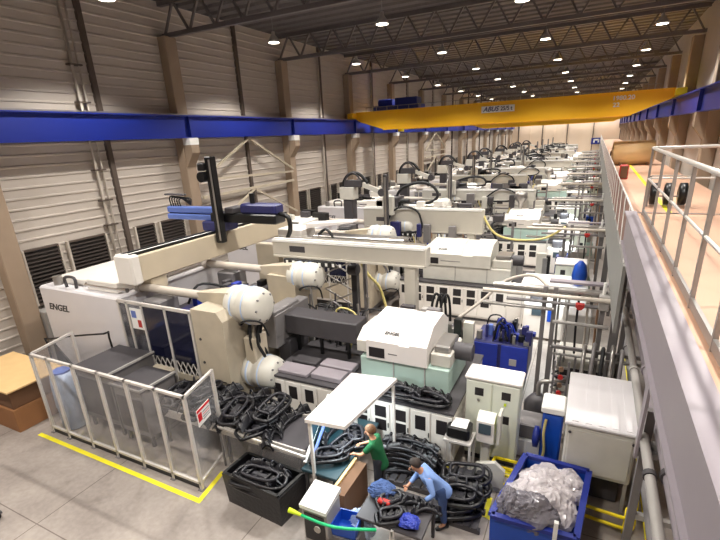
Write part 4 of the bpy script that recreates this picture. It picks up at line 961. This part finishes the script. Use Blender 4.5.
# ------------------------------------------------------------ blue mould block behind
t = thing('injection_mould', 'large blue injection mould with a tangle of fittings on top behind the nearest machine', 'mould', (-1.8, 12.9, 0))
obj('mould_block', MB().cbox(-2.6, -1.05, 12.4, 13.7, .7, 1.72, 'navy', .03), t); obj('front_plate', MB().cbox(-2.62, -1.9, 12.36, 12.4, .75, 1.68, 'blue', .005).cbox(-1.8, -1.06, 12.36, 12.4, .75, 1.68, 'blue', .005), t)
obj('label_plate', MB().box(-1.55, -1.35, 12.34, 12.36, 1.1, 1.3, 'grey_light'), t)
b = MB()
for q in range(46):
    x, y = rr.uniform(-2.55, -1.1), rr.uniform(12.45, 13.6); s_ = rr.uniform(.05, .16); b.cbox(x, x + s_, y, y + s_, 1.72, 1.72 + rr.uniform(.08, .42), rr.choice(['blue', 'navy', 'blue_robot', 'steel', 'black', 'navy']), .01)
obj('fittings', b, t)
for q in range(7): x, y = rr.uniform(-2.5, -1.3), rr.uniform(12.5, 13.4); obj('hose', MB().tube([(x, y, 1.72), (x + .1, y, 2.1 + rr.random() * .2), (x + rr.uniform(.2, .5), y + .2, 2.1), (x + .4, y + .1, 1.72)], .025, 'rubber' if q % 2 else 'blue'), t)
obj('stand', MB().box(-2.5, -1.15, 12.5, 13.6, 0, .7, 'dark_grey'), t)
t = thing('mould_trolley', 'dark purple machinery block left of the blue mould', 'machinery', (-3.1, 12.8, 0))
obj('body', MB().cbox(-3.4, -2.8, 12.5, 13.4, 0, 1.6, 'dark_grey').cbox(-3.3, -2.9, 12.5, 13.2, 1.6, 1.9, 'brown'), t); obj('ribs', MB().box(-3.3, -3.2, 12.44, 12.5, .6, 1.5, 'red').box(-3.05, -2.95, 12.44, 12.5, .6, 1.5, 'dark_stud'), t)
# dark conveyor between machines
conveyor(-9.6, -6.75, 12.85, 13.75, 1.55, 'dark grey belt conveyor between the two nearest machines', 'dark_grey')
b = MB().cbox(-10.4, -9.62, 13.15, 13.8, 0, 1.65, 'dark_grey'); solo('conveyor_drive', b, 'dark grey drive box at the left end of the conveyor between the machines', 'drive box', (-10.0, 13.4, 0))
# scissor frame mast at (362,250)
t = thing('lifting_mast', 'dark steel mast with scissor braces between the first two machines', 'mast', (-7.0, 13.9, 0))
obj('mast', MB().bar((-7.3, 14.0, 0), (-7.3, 14.0, 4.2), .22, 'dark_grey').bar((-6.9, 14.0, 0), (-6.9, 14.0, 3.9), .12, 'grey'), t)
for q in range(4): obj('brace', MB().bar((-8.6, 14.0, 1.0 + q * .6), (-7.3, 14.0, 1.6 + q * .6), .05, 'grey_light').bar((-8.6, 14.0, 1.6 + q * .6), (-7.3, 14.0, 1.0 + q * .6), .05, 'grey_light'), t)
obj('pulley', MB().ring((-7.45, 13.85, 3.1), (-7.1, 13.85, 3.1), .2, 'dark_grey'), t)

# ------------------------------------------------------------ lit station beside each machine on the right + aisle clutter
def side_station(x, y, label, col='machine_white'):
    t = thing('control_station', label, 'control station', (x, y, 0), 'white control stations beside the machines')
    obj('roof_plate', MB().cbox(x - .9, x + .7, y - .5, y + .9, 2.3, 2.36, 'sign_white'), t)
    for dx in (-.85, .6): obj('post', MB().box(x + dx, x + dx + .05, y - .45, y - .4, 0, 2.3, 'rail_white'), t)
    obj('cabinet', MB().cbox(x - .8, x + .6, y, y + .7, .1, 1.5, col), t)
    obj('screen', MB().box(x - .5, x - .1, y - .02, y, 1.0, 1.3, 'screen').box(x + .05, x + .3, y - .02, y, .8, 1.3, 'blue_plastic'), t)
    obj('top_box', MB().cbox(x - .6, x - .1, y + .1, y + .6, 1.5, 1.9, 'dark_grey').cbox(x, x + .4, y + .1, y + .6, 1.5, 1.8, 'machine_white'), t)
    return t
s2 = side_station(-.95, 16.9, 'white lit control station in the aisle beside the second machine')
for k in range(2, 12):
    y0, dx = MACH[k]; dup(s2, (-.9 + dx * .5, y0 - 1.2, 0), 0, 'white control station in the aisle beside the %s machine from the camera' % NTH[k])
for k in range(1, 5):
    y0, dx = MACH[k]; l = bpy.data.lights.new('tube', 'AREA'); l.shape = 'RECTANGLE'; l.size = 1.2; l.size_y = .2; l.energy = 90; l.color = (.86, .97, 1)
    lo = bpy.data.objects.new('tube_light', l); COL.objects.link(lo); lo.location = (-.95 + dx * .5, y0 - 1.3, 2.28)
# pipe racks (each a frame of posts with pipes)
def pipe_rack(y, label, n=3):
    t = thing('pipe_rack', label, 'pipe rack', (-.2, y, 0), 'pipe racks across the aisle')
    for x in (-.75, -.5, .62): obj('post', MB().bar((x, y, 0), (x, y, 3.65), .11, 'grey'), t)
    obj('header_pipe', MB().ring((-2.1, y + .1, 3.55), (.8, y + .1, 3.55), .085, 'steel', n=10), t)
    obj('header_pipe', MB().ring((-2.1, y + .35, 3.4), (.8, y + .35, 3.4), .07, 'grey_light', n=10), t)
    obj('header_pipe', MB().ring((-1.7, y - .1, 3.25), (.8, y - .1, 3.25), .05, 'grey', n=8), t)
    obj('header_pipe', MB().ring((-2.3, y - .3, 3.5), (.8, y - .3, 3.5), .06, 'pipe_white', n=8), t); obj('header_pipe', MB().ring((-2.3, y - .2, 3.1), (-.5, y - .2, 3.1), .05, 'steel', n=8), t); obj('header_pipe', MB().ring((-.5, y - .15, 2.75), (.8, y - .15, 2.75), .05, 'grey_light', n=8), t)
    obj('tray', MB().box(-.7, .7, y + .5, y + .75, 3.6, 3.66, 'pink_grey'), t)
    for q in range(5):
        x = -.4 + q * .23; obj('drop_pipe', MB().tube([(x, y + .1, 3.5), (x, y + .12, 2.6), (x + .04, y + .1, 1.2 + .3 * (q % 3))], .03, ['steel', 'grey_light', 'rubber', 'pipe_white', 'copper'][q], 6, 2), t)
    obj('valve', MB().ring((.0, y - .1, 3.25), (.2, y - .1, 3.25), .07, 'red', n=10).ring((.1, y - .26, 3.25), (.1, y - .24, 3.25), .08, 'red', n=12), t)
    obj('gauge', MB().cbox(.5, .75, y - .25, y, 3.2, 3.6, 'grey_light').ring((.6, y - .1, 3.6), (.6, y - .1, 3.9), .04, 'sign_white'), t)
    return t
pr1 = pipe_rack(12.2, 'nearest rack of grey pipes on posts crossing the aisle')
for k, y in enumerate((21.2, 30.2, 39.2, 48.2, 57.2, 66.2, 75.2, 84.2, 93.2)):
    dup(pr1, (-.2 + .1 * (k % 2), y, 0), 0, '%s rack of grey pipes on posts crossing the aisle from the camera' % NTH[k + 1])
# square frame gantry at (555,345)-(655,358)
t = thing('steel_frame', 'grey square tube frame with ladder struts standing behind the chiller', 'frame', (.7, 11.9, 0))
obj('frame', MB().bar((-.45, 11.8, 2.15), (1.9, 11.8, 2.15), .08, 'grey').bar((-.45, 11.8, 1.95), (1.9, 11.8, 1.95), .05, 'grey_light').bar((-.45, 11.8, 0), (-.45, 11.8, 2.15), .08, 'grey').bar((1.0, 11.8, 0), (1.0, 11.8, 2.15), .08, 'grey'), t)
for q in range(4): obj('strut', MB().bar((-.2 + q * .35, 11.8, .4), (-.2 + q * .35, 11.8, 1.95), .05, 'grey'), t)
obj('coiled_hose', MB().tube([(-.35, 11.7, .6 + .0), (-.1, 11.7, .8), (-.35, 11.7, 1.0), (-.1, 11.7, 1.2), (-.35, 11.7, 1.4), (-.1, 11.7, 1.6)], .03, 'black'), t)
b = MB().cbox(-.3, 1.1, 12.6, 13.7, 0, 1.5, 'machine_cream').box(-.25, 1.0, 12.58, 12.6, .7, 1.2, 'vent'); 
t = solo('dryer_cabinet', b, 'pale dryer cabinet with a dark slot behind the square tube frame', 'cabinet', (.4, 13.1, 0))
b = MB().cbox(-.2, .5, 15.0, 15.7, 0, 1.9, 'grey_light'); solo('dryer_cabinet', b, 'tall plain grey cabinet in the aisle between the first two pipe racks', 'cabinet', (.15, 15.3, 0))
t = thing('plastic_bag', 'bright blue bag on a white stand in the aisle before the second pipe rack', 'bag', (.0, 18.2, 0))
obj('bag', MB().lathe([(1.9, .05), (1.95, .22), (2.3, .27), (2.7, .2), (2.85, .07)], (.0, 18.2, 0), 2, 'blue_plastic', 14), t); obj('stand', MB().cbox(-.35, .35, 17.9, 18.55, 0, 1.9, 'sign_white'), t)
# varied clutter down the aisle
cr = random.Random(21)
kinds = ['dryer', 'crate', 'tank', 'granulator']
n = 0
for k in range(2, 12):
    y0 = MACH[k][0]
    for j in range(4):
        y = y0 - 5.2 + j * 1.7 + cr.uniform(-.2, .2); x = cr.uniform(-.9, .55); h = cr.uniform(.9, 2.0); c = cr.choice(['machine_cream', 'machine_white', 'grey_light', 'blue_plastic', 'dark_grey', 'yellow', 'navy', 'mint', 'card_light'])
        kind = kinds[(j + k) % 4]
        b = MB(); w = cr.uniform(.3, .5)
        if kind == 'tank':
            b.lathe([(0, w * .6), (.1, w * .8), (h * .7, w * .8), (h, w * .3), (h + .1, w * .3)], (x, y, 0), 2, c if c != 'yellow' else 'steel', 14); b.tube([(x, y, h), (x, y, h + .4), (x + .5, y, h + .4)], .05, 'steel')
            nm, ct = 'storage_tank', 'tank'
        elif kind == 'dryer':
            b.cbox(x - w, x + w, y - w, y + w, .08, h, c); b.cbox(x - w * .6, x + w * .6, y - w * .5, y + w * .5, h, h + .3, 'steel'); b.box(x - w * .6, x + w * .1, y - w - .01, y - w, h * .6, h * .85, 'vent'); b.box(x - w + .05, x + w - .05, y - w + .05, y + w - .05, 0, .08, 'dark_grey')
            nm, ct = 'dryer_cabinet', 'cabinet'
        elif kind == 'crate':
            wallbin(b, [(x - w, y - w), (x + w, y - w), (x + w, y + w), (x - w, y + w)], 0, min(h, 1.0), c, .05, .03); b.cbox(x - w * .8, x + w * .8, y - w * .8, y + w * .8, .05, min(h, 1.0) * .8, 'dark_grey')
            nm, ct = 'storage_crate', 'crate'
        else:
            b.cbox(x - w, x + w, y - w, y + w, 0, h * .6, c); b.hexa([(x - w * .3, y - w * .3, h * .6), (x + w * .3, y - w * .3, h * .6), (x + w * .3, y + w * .3, h * .6), (x - w * .3, y + w * .3, h * .6), (x - w, y - w, h), (x + w, y - w, h), (x + w, y + w, h), (x - w, y + w, h)], 'steel')
            nm, ct = 'granulator', 'granulator'
        solo(nm, b, '%s %s in the aisle before the %s machine, %s of four' % ({'yellow': 'yellow', 'blue_plastic': 'blue', 'navy': 'dark blue', 'mint': 'mint', 'card_light': 'tan', 'dark_grey': 'dark grey', 'grey_light': 'grey'}.get(c, 'white'), nm.replace('_', ' '), NTH[k], NTH[j].replace('nearest', 'first')), ct, (x, y, 0), 'equipment down the aisle')
# equipment between the machines on the left side: dark robots' controls with hose tangles
for k in range(1, 11):
    y0 = MACH[k][0]
    t = thing('hose_manifold', 'tangle of hoses and fittings on a frame between the %s and %s machines' % (NTH[k], NTH[k + 1]), 'hose manifold', (-6.5, y0 + 5.3, 0), 'hose manifolds between the machines')
    b = MB()
    for x in (-9.5, -6.5, -3.2): b.bar((x, y0 + 5.2, 0), (x, y0 + 5.2, 3.3), .12, 'grey')
    b.bar((-9.5, y0 + 5.2, 3.3), (-3.2, y0 + 5.2, 3.3), .12, 'grey_light'); b.bar((-9.5, y0 + 5.2, 2.6), (-3.2, y0 + 5.2, 2.6), .1, 'grey')
    obj('frame', b, t)
    if k < 8:
        for q in range(10):
            x = cr.uniform(-9.4, -3.6); h = MB().tube([(x, y0 + 5.1, 3.3), (x + cr.uniform(-.3, .3), y0 + 4.9, 2.6 + cr.uniform(-.3, .9)), (x + cr.uniform(-.2, .6), y0 + 4.8, 1.8), (x + cr.uniform(-.2, .4), y0 + 5.0, .6)], cr.uniform(.03, .06), cr.choice(['rubber', 'rubber', 'steel', 'copper', 'yellow_hose', 'blue']), 5, 3)
            obj('hose', h, t)
    for q in range(5):
        x = -9.2 + q * 1.25 + cr.uniform(0, .3); obj('fitting_box', MB().cbox(x, x + cr.uniform(.3, .8), y0 + 5.0, y0 + 5.5, 3.3, 3.3 + cr.uniform(.2, .7), cr.choice(['grey', 'dark_grey', 'machine_cream', 'machine_white', 'steel', 'red', 'navy'])), t)
# tall dark robot heads with hose arcs along the wall side
def robot_head(x, y, label):
    t = thing('robot_arm', label, 'robot arm', (x, y, 0), 'dark robot arms along the wall side')
    obj('pedestal', MB().cbox(x - .3, x + .3, y - .3, y + .3, 0, 4.2, 'dark_grey'), t)
    obj('head', MB().cbox(x - .5, x + .4, y - .35, y + .35, 4.2, 4.9, 'machine_cream').cbox(x - .2, x + .9, y - .2, y + .2, 4.9, 5.3, 'dark_grey'), t)
    obj('forearm', MB().bar((x + .7, y, 5.1), (x + 2.1, y, 4.6), .25, 'machine_cream').ring((x + 2.1, y - .2, 4.6), (x + 2.1, y + .2, 4.6), .22, 'dark_grey'), t)
    obj('hose_arc', MB().tube([(x - .4, y, 4.4), (x - .35, y, 5.2), (x + .1, y, 5.65), (x + .7, y, 5.6), (x + 1.2, y, 5.1)], .09, 'rubber').tube([(x - .3, y - .1, 4.5), (x - .1, y - .2, 5.4), (x + .4, y - .2, 5.7), (x + .9, y - .1, 5.2)], .05, 'dark_grey'), t)
    return t
ra = robot_head(-12.6, 24.0, 'nearest dark robot arm with a black hose arc beside the left wall')
for k in range(3, 11):
    dup(ra, (-12.6 + .4 * (k % 3), 9 + 9 * k - 3, 0), 0, 'dark robot arm with a black hose arc by the left wall, %s from the camera' % NTH[k - 2])

# ============================================================ GALLERY ON THE RIGHT
t = thing('gallery_platform', 'raised gallery platform with tan floor and grey steel edge beam at the right', 'platform', (2.8, 3, 0))
obj('deck', MB().box(.8, XE - .57, YB + .1, 9.7, 5.93, 6.0, 'deck'), t)
b = MB(); b.box(.62, .8, YB + .1, 9.74, 5.44, 5.47, 'pink_grey'); b.box(.78, .81, YB + .1, 9.74, 5.47, 6.0, 'pink_grey'); b.box(.62, .8, YB + .1, 9.74, 5.99, 6.02, 'pink_grey'); b.box(.66, .78, YB + .1, 9.72, 5.47, 5.99, 'pink_grey')
b.box(.8, XE - .57, 9.6, 9.74, 5.44, 6.0, 'pink_grey'); obj('edge_beam', b, t)
obj('support_post', MB().box(4.0, 4.18, 9.0, 9.18, 0, 5.44, 'grey'), t)
obj('support_post', MB().box(2.6, 2.78, 9.0, 9.18, 0, 5.44, 'grey'), t)
obj('hanger', MB().prism([(6.9, 5.44), (7.5, 5.44), (7.3, 2.5), (7.18, 2.5)], 0, 1.1, 1.14, 'pink_grey'), t)
obj('hanger_bar', MB().bar((1.12, 7.24, 2.6), (2.2, 7.24, 2.6), .1, 'grey'), t)
t = thing('railing', 'pale tubular railing around the near gallery platform at the right', 'railing', (.9, 6, 6))
xs_ = .88
for y in (9.45, 7.9, 6.6, 5.5, 4.5, 3.6, 2.7, 1.9): obj('post', MB().bar((xs_, y, 6.0), (xs_, y, 7.12), .035, 'rail_grey', .035), t)
for z, r in ((7.12, .026), (6.62, .016)): obj('rail', MB().tube([(xs_, 1.2, z), (xs_, 9.45, z)], r, 'rail_white', 8, 1), t)
for x in (1.9, 2.9, 3.9): obj('post', MB().bar((x, 9.5, 6.0), (x, 9.5, 7.12), .035, 'rail_grey'), t)
for z, r in ((7.12, .026), (6.62, .016)): obj('rail', MB().tube([(xs_, 9.5, z), (XE - .1, 9.5, z)], r, 'rail_white', 8, 1), t)
obj('toe_board', MB().box(xs_ - .015, xs_ + .015, 1.2, 9.5, 6.02, 6.1, 'rail_grey'), t)
# far lower gallery
t = thing('gallery_platform', 'long lower gallery with tan floor running down the right wall', 'platform', (2.8, 60, 0))
obj('deck', MB().box(.8, XE - .57, 9.9, YF - 1, 4.82, 4.9, 'deck'), t)
obj('fascia_panel', MB().box(.74, .8, 9.9, YF - 1, 3.5, 4.92, 'mez_panel'), t)
for k in range(12): obj('support_post', MB().box(.85, 1.05, 12.2 + 9 * k, 12.4 + 9 * k, 0, 4.82, 'grey'), t)
t = thing('railing', 'picket railing along the lower gallery edge', 'railing', (.77, 60, 4.9))
def picket(y): return MB().hexa([(.755, y, 4.92), (.77, y, 4.92), (.77, y + .12, 4.92), (.755, y + .12, 4.92), (.755, y + .5, 5.95), (.77, y + .5, 5.95), (.77, y + .62, 5.95), (.755, y + .62, 5.95)], 'sign_white')
for a in range(62): obj('picket', picket(10.2 + a * 1.7), t)
obj('infill_panel', MB().box(.78, .79, 10, YF - 1, 4.92, 5.94, 'infill'), t)
obj('rail', MB().box(.755, .785, 10, YF - 1, 5.95, 5.98, 'rail_white'), t)
t = thing('large_roll', 'big tan wrapped cylinder lying across the lower gallery', 'roll', (2.4, 38, 4.9))
obj('roll_body', MB().lathe([(0, .66), (.03, .8), (2.5, .8), (2.53, .66)], (1.1, 38, 5.7), 0, 'duct_roll', 28), t); obj('end_disc', MB().lathe([(-.06, .2), (0, .76)], (1.1, 38, 5.7), 0, 'card_light', 24), t); obj('hub', MB().ring((1.04, 38, 5.7), (.98, 38, 5.7), .2, 'dark_stud'), t)
for x in (1.6, 3.2): obj('cradle', MB().prism([(37.3, 4.9), (38.7, 4.9), (38.5, 5.1), (37.5, 5.1)], 0, x, x + .15, 'brown'), t)
b = MB().cbox(1.25, 1.65, 27.6, 28.1, 4.9, 5.6, 'red'); t = solo('hydrant_cabinet', b, 'dark red box standing at the gallery edge before the big tan roll', 'box', (1.45, 27.8, 4.9)); obj('door', MB().cbox(1.29, 1.61, 27.585, 27.6, 4.95, 5.55, 'brown', .005), t)
t = thing('equipment_rack', 'dark rack of coiled hoses standing on the lower gallery', 'rack', (2.3, 18.3, 4.9))
for x in (1.9, 2.3, 2.7): obj('coil', MB().lathe([(0, .2), (.03, .36), (.22, .36), (.25, .2)], (x - .1, 18.3, 5.3), 0, 'black', 16), t)
obj('frame', MB().bar((1.75, 18.1, 4.9), (1.75, 18.1, 5.9), .05, 'grey').bar((2.95, 18.1, 4.9), (2.95, 18.1, 5.9), .05, 'grey').bar((1.75, 18.1, 5.9), (2.95, 18.1, 5.9), .05, 'rail_white').bar((1.75, 18.1, 5.25), (2.95, 18.1, 5.25), .04, 'grey'), t)
b = MB(); b.add([(2.2, 12, 4.905), (2.35, 12, 4.905), (2.35, 70, 4.905), (2.2, 70, 4.905)], [(0, 1, 2, 3)], 'yellow_paint'); solo('floor_line', b, 'yellow walkway line on the lower gallery floor', 'floor marking', (2.2, 12, 4.9))
# pipes below the gallery
for j, (x, z, r, k, w) in enumerate(((1.2, 2.85, .07, 'grey_light', 'upper left'), (1.45, 2.9, .11, 'pink_grey', 'thick middle'), (1.8, 2.85, .09, 'grey_light', 'right'), (1.5, 1.4, .1, 'grey', 'lowest'))):
    b = MB().ring((x, 3.0, z), (x, 60, z), r, k, n=12)
    t = solo('supply_pipe', b, 'long grey supply pipe below the gallery, %s of the bundle' % w, 'pipe', (x, 3, z), 'supply pipes below the gallery')
    for y in (6.3, 9.6, 14, 19): obj('flange', MB().ring((x, y, z), (x, y + .1, z), r * 1.3, 'dark_grey' if y < 7 else k, n=12), t)
for k, y in enumerate((7.4, 13.4, 20.4)):
    b = MB().bar((1.25, y, 0), (1.25, y, 3.3), .12, 'grey').bar((2.3, y, 0), (2.3, y, 3.3), .12, 'grey').bar((1.2, y, 2.65), (2.35, y, 2.65), .12, 'grey_light').bar((1.2, y, 1.22), (2.35, y, 1.22), .1, 'grey_light')
    solo('pipe_support', b, 'grey goal post shaped pipe support below the gallery, %s from the camera' % NTH[k], 'pipe support', (1.75, y, 0), 'pipe supports below the gallery')
# far wall sign
t = thing('wall_sign', 'small blue sign with a white symbol on the far end wall', 'sign', (.1, YF - .14, 4.0))
obj('sign_board', MB().box(-1.0, 1.0, YF - .2, YF - .13, 4.0, 5.3, 'blue_beam'), t); obj('symbol', MB().box(-.6, -.3, YF - .22, YF - .2, 4.3, 5.0, 'sign_white').box(-.6, .6, YF - .22, YF - .2, 4.75, 5.05, 'sign_white').box(.3, .6, YF - .22, YF - .2, 4.3, 5.0, 'sign_white'), t)

# ============================================================ PEOPLE
def skin_obj(name, chains, k, parent, sub=2, org=(0, 0, 0)):
    """chains: list of [(x,y,z,r),...] or ('child', parent_vertex_index, [...])"""
    vs, es, rs, roots = [], [], [], []
    for ch in chains:
        if isinstance(ch, tuple): prev = ch[0]; pts = ch[1]
        else: prev = None; pts = ch
        for p in pts:
            vs.append((p[0] - org[0], p[1] - org[1], p[2] - org[2])); rs.append(p[3]); i = len(vs) - 1
            if prev is None: roots.append(i)
            else: es.append((prev, i))
            prev = i
    me = bpy.data.meshes.new(name); me.from_pydata(vs, es, [])
    o = bpy.data.objects.new(name, me); COL.objects.link(o)
    me.materials.append(M[k])
    md = o.modifiers.new('skin', 'SKIN'); md.use_smooth_shade = True
    ld = me.skin_vertices[0].data if me.skin_vertices else None
    if ld is None:
        me.attributes  # layer is created with the modifier on evaluation
    for i, r in enumerate(rs):
        d = me.skin_vertices[0].data[i]; rr_ = r if isinstance(r, tuple) else (r, r); d.radius = rr_; d.use_root = i in roots
    s_ = o.modifiers.new('sub', 'SUBSURF'); s_.levels = sub; s_.render_levels = sub
    if parent: o.parent = parent
    return o
def person(name_label, base, face, J, shirt, trouser, hair, long_sleeve):
    """J: joints in world coordinates"""
    t = thing('person', name_label, 'person', base)
    V = {k: Vector(v) for k, v in J.items()}; f = Vector((*face, 0)).normalized(); side = Vector((-f.y, f.x, 0))
    c = []; idx = {}
    def q(v, r): return (v.x, v.y, v.z, r)
    pel, chest, neck, head = V['pelvis'], V['chest'], V['neck'], V['head']
    chains = [[q(pel, .13), q(pel.lerp(chest, .5), .125), q(chest, .145), q(neck, .06), q(head - Vector((0, 0, .04)), .075), q(head + Vector((0, 0, .06)), .085)]]
    n = 6
    def chain(root, pts):
        nonlocal n
        chains.append((root, pts)); s_ = n; n += len(pts); return s_
    hands = []
    for s_, sg_ in (('L', 1), ('R', -1)):
        sh, el, wr = V['sh' + s_], V['el' + s_], V['wr' + s_]
        hd = (wr - el).normalized(); palm = wr + hd * .07
        chain(2, [q(sh, .06), q(el, .042), q(wr, .026), q(palm, .032)])
        hands.append((palm, hd, sg_))
    for s_ in ('L', 'R'):
        hp, kn, an = V['hip' + s_], V['kn' + s_], V['an' + s_]
        chain(0, [q(hp, .09), q(kn, .062), q(an, .042), q(an + f * .12 - Vector((0, 0, .05)), .038)])
    for palm, hd, sg_ in hands:
        sd_ = hd.cross(Vector((0, 0, 1))).normalized()
        for j in range(4):
            b0 = palm + sd_ * (j - 1.5) * .02; L = (.075, .085, .08, .06)[j]; dn = Vector((0, 0, -1))
            chains.append([q(b0, .010), q(b0 + hd * L * .55 + dn * .008, .009), q(b0 + hd * L * .85 + dn * .03, .008)]); n += 3
        b0 = palm - hd * .03 + sd_ * sg_ * .03; chains.append([q(b0, .011), q(b0 + sd_ * sg_ * .03 + hd * .03, .010), q(b0 + sd_ * sg_ * .035 + hd * .06, .009)]); n += 3
    body = skin_obj('body', chains, 'skin', t, 2, base)
    # face: nose, ears, eyes, mouth
    fd = (f + Vector((0, 0, -.35))).normalized() if J.get('down') is None else f
    b = MB(); hc = head
    nb = hc + fd * .095; b.ring(nb - Vector((0, 0, -.02)), nb + fd * .018 - Vector((0, 0, .02)), .01, 'skin', r1=.016, n=8)
    for s_ in (1, -1):
        e = hc + side * s_ * .09; b.lathe([(-.01, .012), (0, .026), (.012, .02)], (e.x, e.y, e.z), 1, 'skin', 10)
        ey = hc + fd * .088 + side * s_ * .032 + Vector((0, 0, .03)); b.ring(ey, ey + fd * .003, .008, 'sign_white', n=8); b.ring(ey + fd * .003, ey + fd * .005, .004, 'black', n=8)
    mo = hc + fd * .088 - Vector((0, 0, .055)); b.bar(mo - side * .022, mo + side * .022, .007, 'brown')
    obj('face', b, t)
    # hair
    b = MB(); vs = []; N_, m_ = 16, 8; hh = hc + Vector((0, 0, .062)) - f * .02
    for j in range(m_ + 1):
        ph = PI * .58 * j / m_
        for i in range(N_):
            a = 2 * PI * i / N_; w = Vector((math.cos(a), math.sin(a), 0)); back = .5 - .5 * w.dot(f); p2 = ph * (.72 + .5 * back)
            vs.append(hh + w * math.sin(p2) * .122 + Vector((0, 0, math.cos(p2) * .112)))
    b.add(vs, [(j * N_ + i, j * N_ + N_ + i, j * N_ + N_ + (i + 1) % N_, j * N_ + (i + 1) % N_) for j in range(m_) for i in range(N_)], hair, True)
    obj('hair', b, t)
    # clothes a little outside the body
    sl = .98 if long_sleeve else .45
    ch = [[q(pel + (pel - chest).normalized() * .26, .195), q(pel.lerp(chest, .5), .155), q(chest, .175), q(chest.lerp(neck, .75), .10)]]
    for s_ in ('L', 'R'):
        sh, el, wr = V['sh' + s_], V['el' + s_], V['wr' + s_]
        if long_sleeve: ch.append((2, [q(sh, .082), q(el, .06), q(el.lerp(wr, .85), .046)]))
        else: ch.append((2, [q(sh, .082), q(sh.lerp(el, .8), .066)]))
    skin_obj('shirt', ch, shirt, t, 2, base)
    ch = [[q(pel + (chest - pel).normalized() * .17, .15), q(pel, .16)]]
    for s_ in ('L', 'R'):
        hp, kn, an = V['hip' + s_], V['kn' + s_], V['an' + s_]
        ch.append((1, [q(hp, .112), q(kn, .082), q(an + Vector((0, 0, .03)), .065)]))
    skin_obj('trousers', ch, trouser, t, 2, base)
    for s_ in ('L', 'R'):
        an = V['an' + s_]; p = Vector((an.x, an.y, .045))
        b = MB(); a0 = p - f * .08; vs = []
        for tt, w, h in ((-.09, .035, .07), (-.05, .05, .1), (.05, .05, .09), (.13, .052, .055), (.19, .035, .035)):
            c0 = p + f * tt
            for aa in range(10): an_ = 2 * PI * aa / 10; vs.append(c0 + side * math.cos(an_) * w + Vector((0, 0, math.sin(an_) * h * .5 + h * .5 - .045)))
        fs = [(j * 10 + i, j * 10 + (i + 1) % 10, j * 10 + 10 + (i + 1) % 10, j * 10 + 10 + i) for j in range(4) for i in range(10)] + [tuple(range(10))[::-1], tuple(range(40, 50))]
        b.add(vs, fs, 'shoe', True); obj('shoe', b, t)
    return t
# worker in green: faces the lit bench (-x), arms forward
gx, gy = -3.42, 7.28
person('person in a green t-shirt with brown hair reaching over the lit bench', (gx, gy, 0), (-1, -.15),
  dict(pelvis=(gx, gy, .95), chest=(gx - .1, gy - .02, 1.32), neck=(gx - .15, gy - .03, 1.52), head=(gx - .2, gy - .04, 1.64),
       shL=(gx - .1, gy - .21, 1.42), elL=(gx - .28, gy - .27, 1.18), wrL=(gx - .5, gy - .22, 1.1),
       shR=(gx - .1, gy + .17, 1.42), elR=(gx - .28, gy + .24, 1.18), wrR=(gx - .5, gy + .14, 1.12),
       hipL=(gx, gy - .1, .88), knL=(gx - .02, gy - .12, .5), anL=(gx + .02, gy - .13, .09),
       hipR=(gx, gy + .1, .88), knR=(gx - .04, gy + .12, .5), anR=(gx + .04, gy + .13, .09)), 'shirt_green', 'trouser_dark', 'hair_brown', False)
# worker in blue: leans over the front bench
bx, by = -1.98, 7.0
person('person in a light blue long sleeved shirt and jeans leaning over the front bench', (bx, by, 0), (-.75, -.66),
  dict(pelvis=(bx, by, .93), chest=(bx - .24, by - .12, 1.25), neck=(bx - .38, by - .18, 1.4), head=(bx - .47, by - .23, 1.49),
       shL=(bx - .34, by + .03, 1.32), elL=(bx - .5, by + .02, 1.08), wrL=(bx - .6, by - .2, .97),
       shR=(bx - .17, by - .3, 1.32), elR=(bx - .02, by - .42, 1.1), wrR=(bx - .2, by - .52, .97),
       hipL=(bx - .06, by + .08, .87), knL=(bx - .08, by + .1, .48), anL=(bx - .02, by + .12, .09),
       hipR=(bx + .06, by - .08, .87), knR=(bx + .06, by - .06, .48), anR=(bx + .1, by - .05, .09)), 'shirt_blue', 'denim', 'hair_dark', True)

# ============================================================ WORLD + CAMERA
w = bpy.data.worlds.new('hall_air'); S.world = w; w.use_nodes = True
w.node_tree.nodes['Background'].inputs[0].default_value = (.9, .92, 1, 1); w.node_tree.nodes['Background'].inputs[1].default_value = .3
cam = bpy.data.cameras.new('camera'); co = bpy.data.objects.new('camera', cam); COL.objects.link(co)
right = Vector((0.89344, 0.44665, -0.04759)); up = -Vector((0.11176, -0.32366, -0.93955)); back = -Vector((-0.43505, 0.83412, -0.33909))
mt = Matrix((right, up, back)).transposed()
mt = mt @ Matrix.Diagonal((1, 1, 1))
M4 = Matrix(((right.x, up.x, back.x, 0), (right.y, up.y, back.y, 0), (right.z, up.z, back.z, 7.5), (0, 0, 0, 1)))
co.matrix_world = M4
cam.sensor_width = 36; cam.lens = 451 / 720 * 36; cam.shift_x = 3.5 / 720; cam.shift_y = 32 / 720; cam.clip_end = 300; cam.clip_start = .05
S.camera = co
S.cycles.max_bounces = 6; S.cycles.diffuse_bounces = 3; S.cycles.glossy_bounces = 2; S.cycles.transparent_max_bounces = 12
S.cycles.sample_clamp_indirect = 4
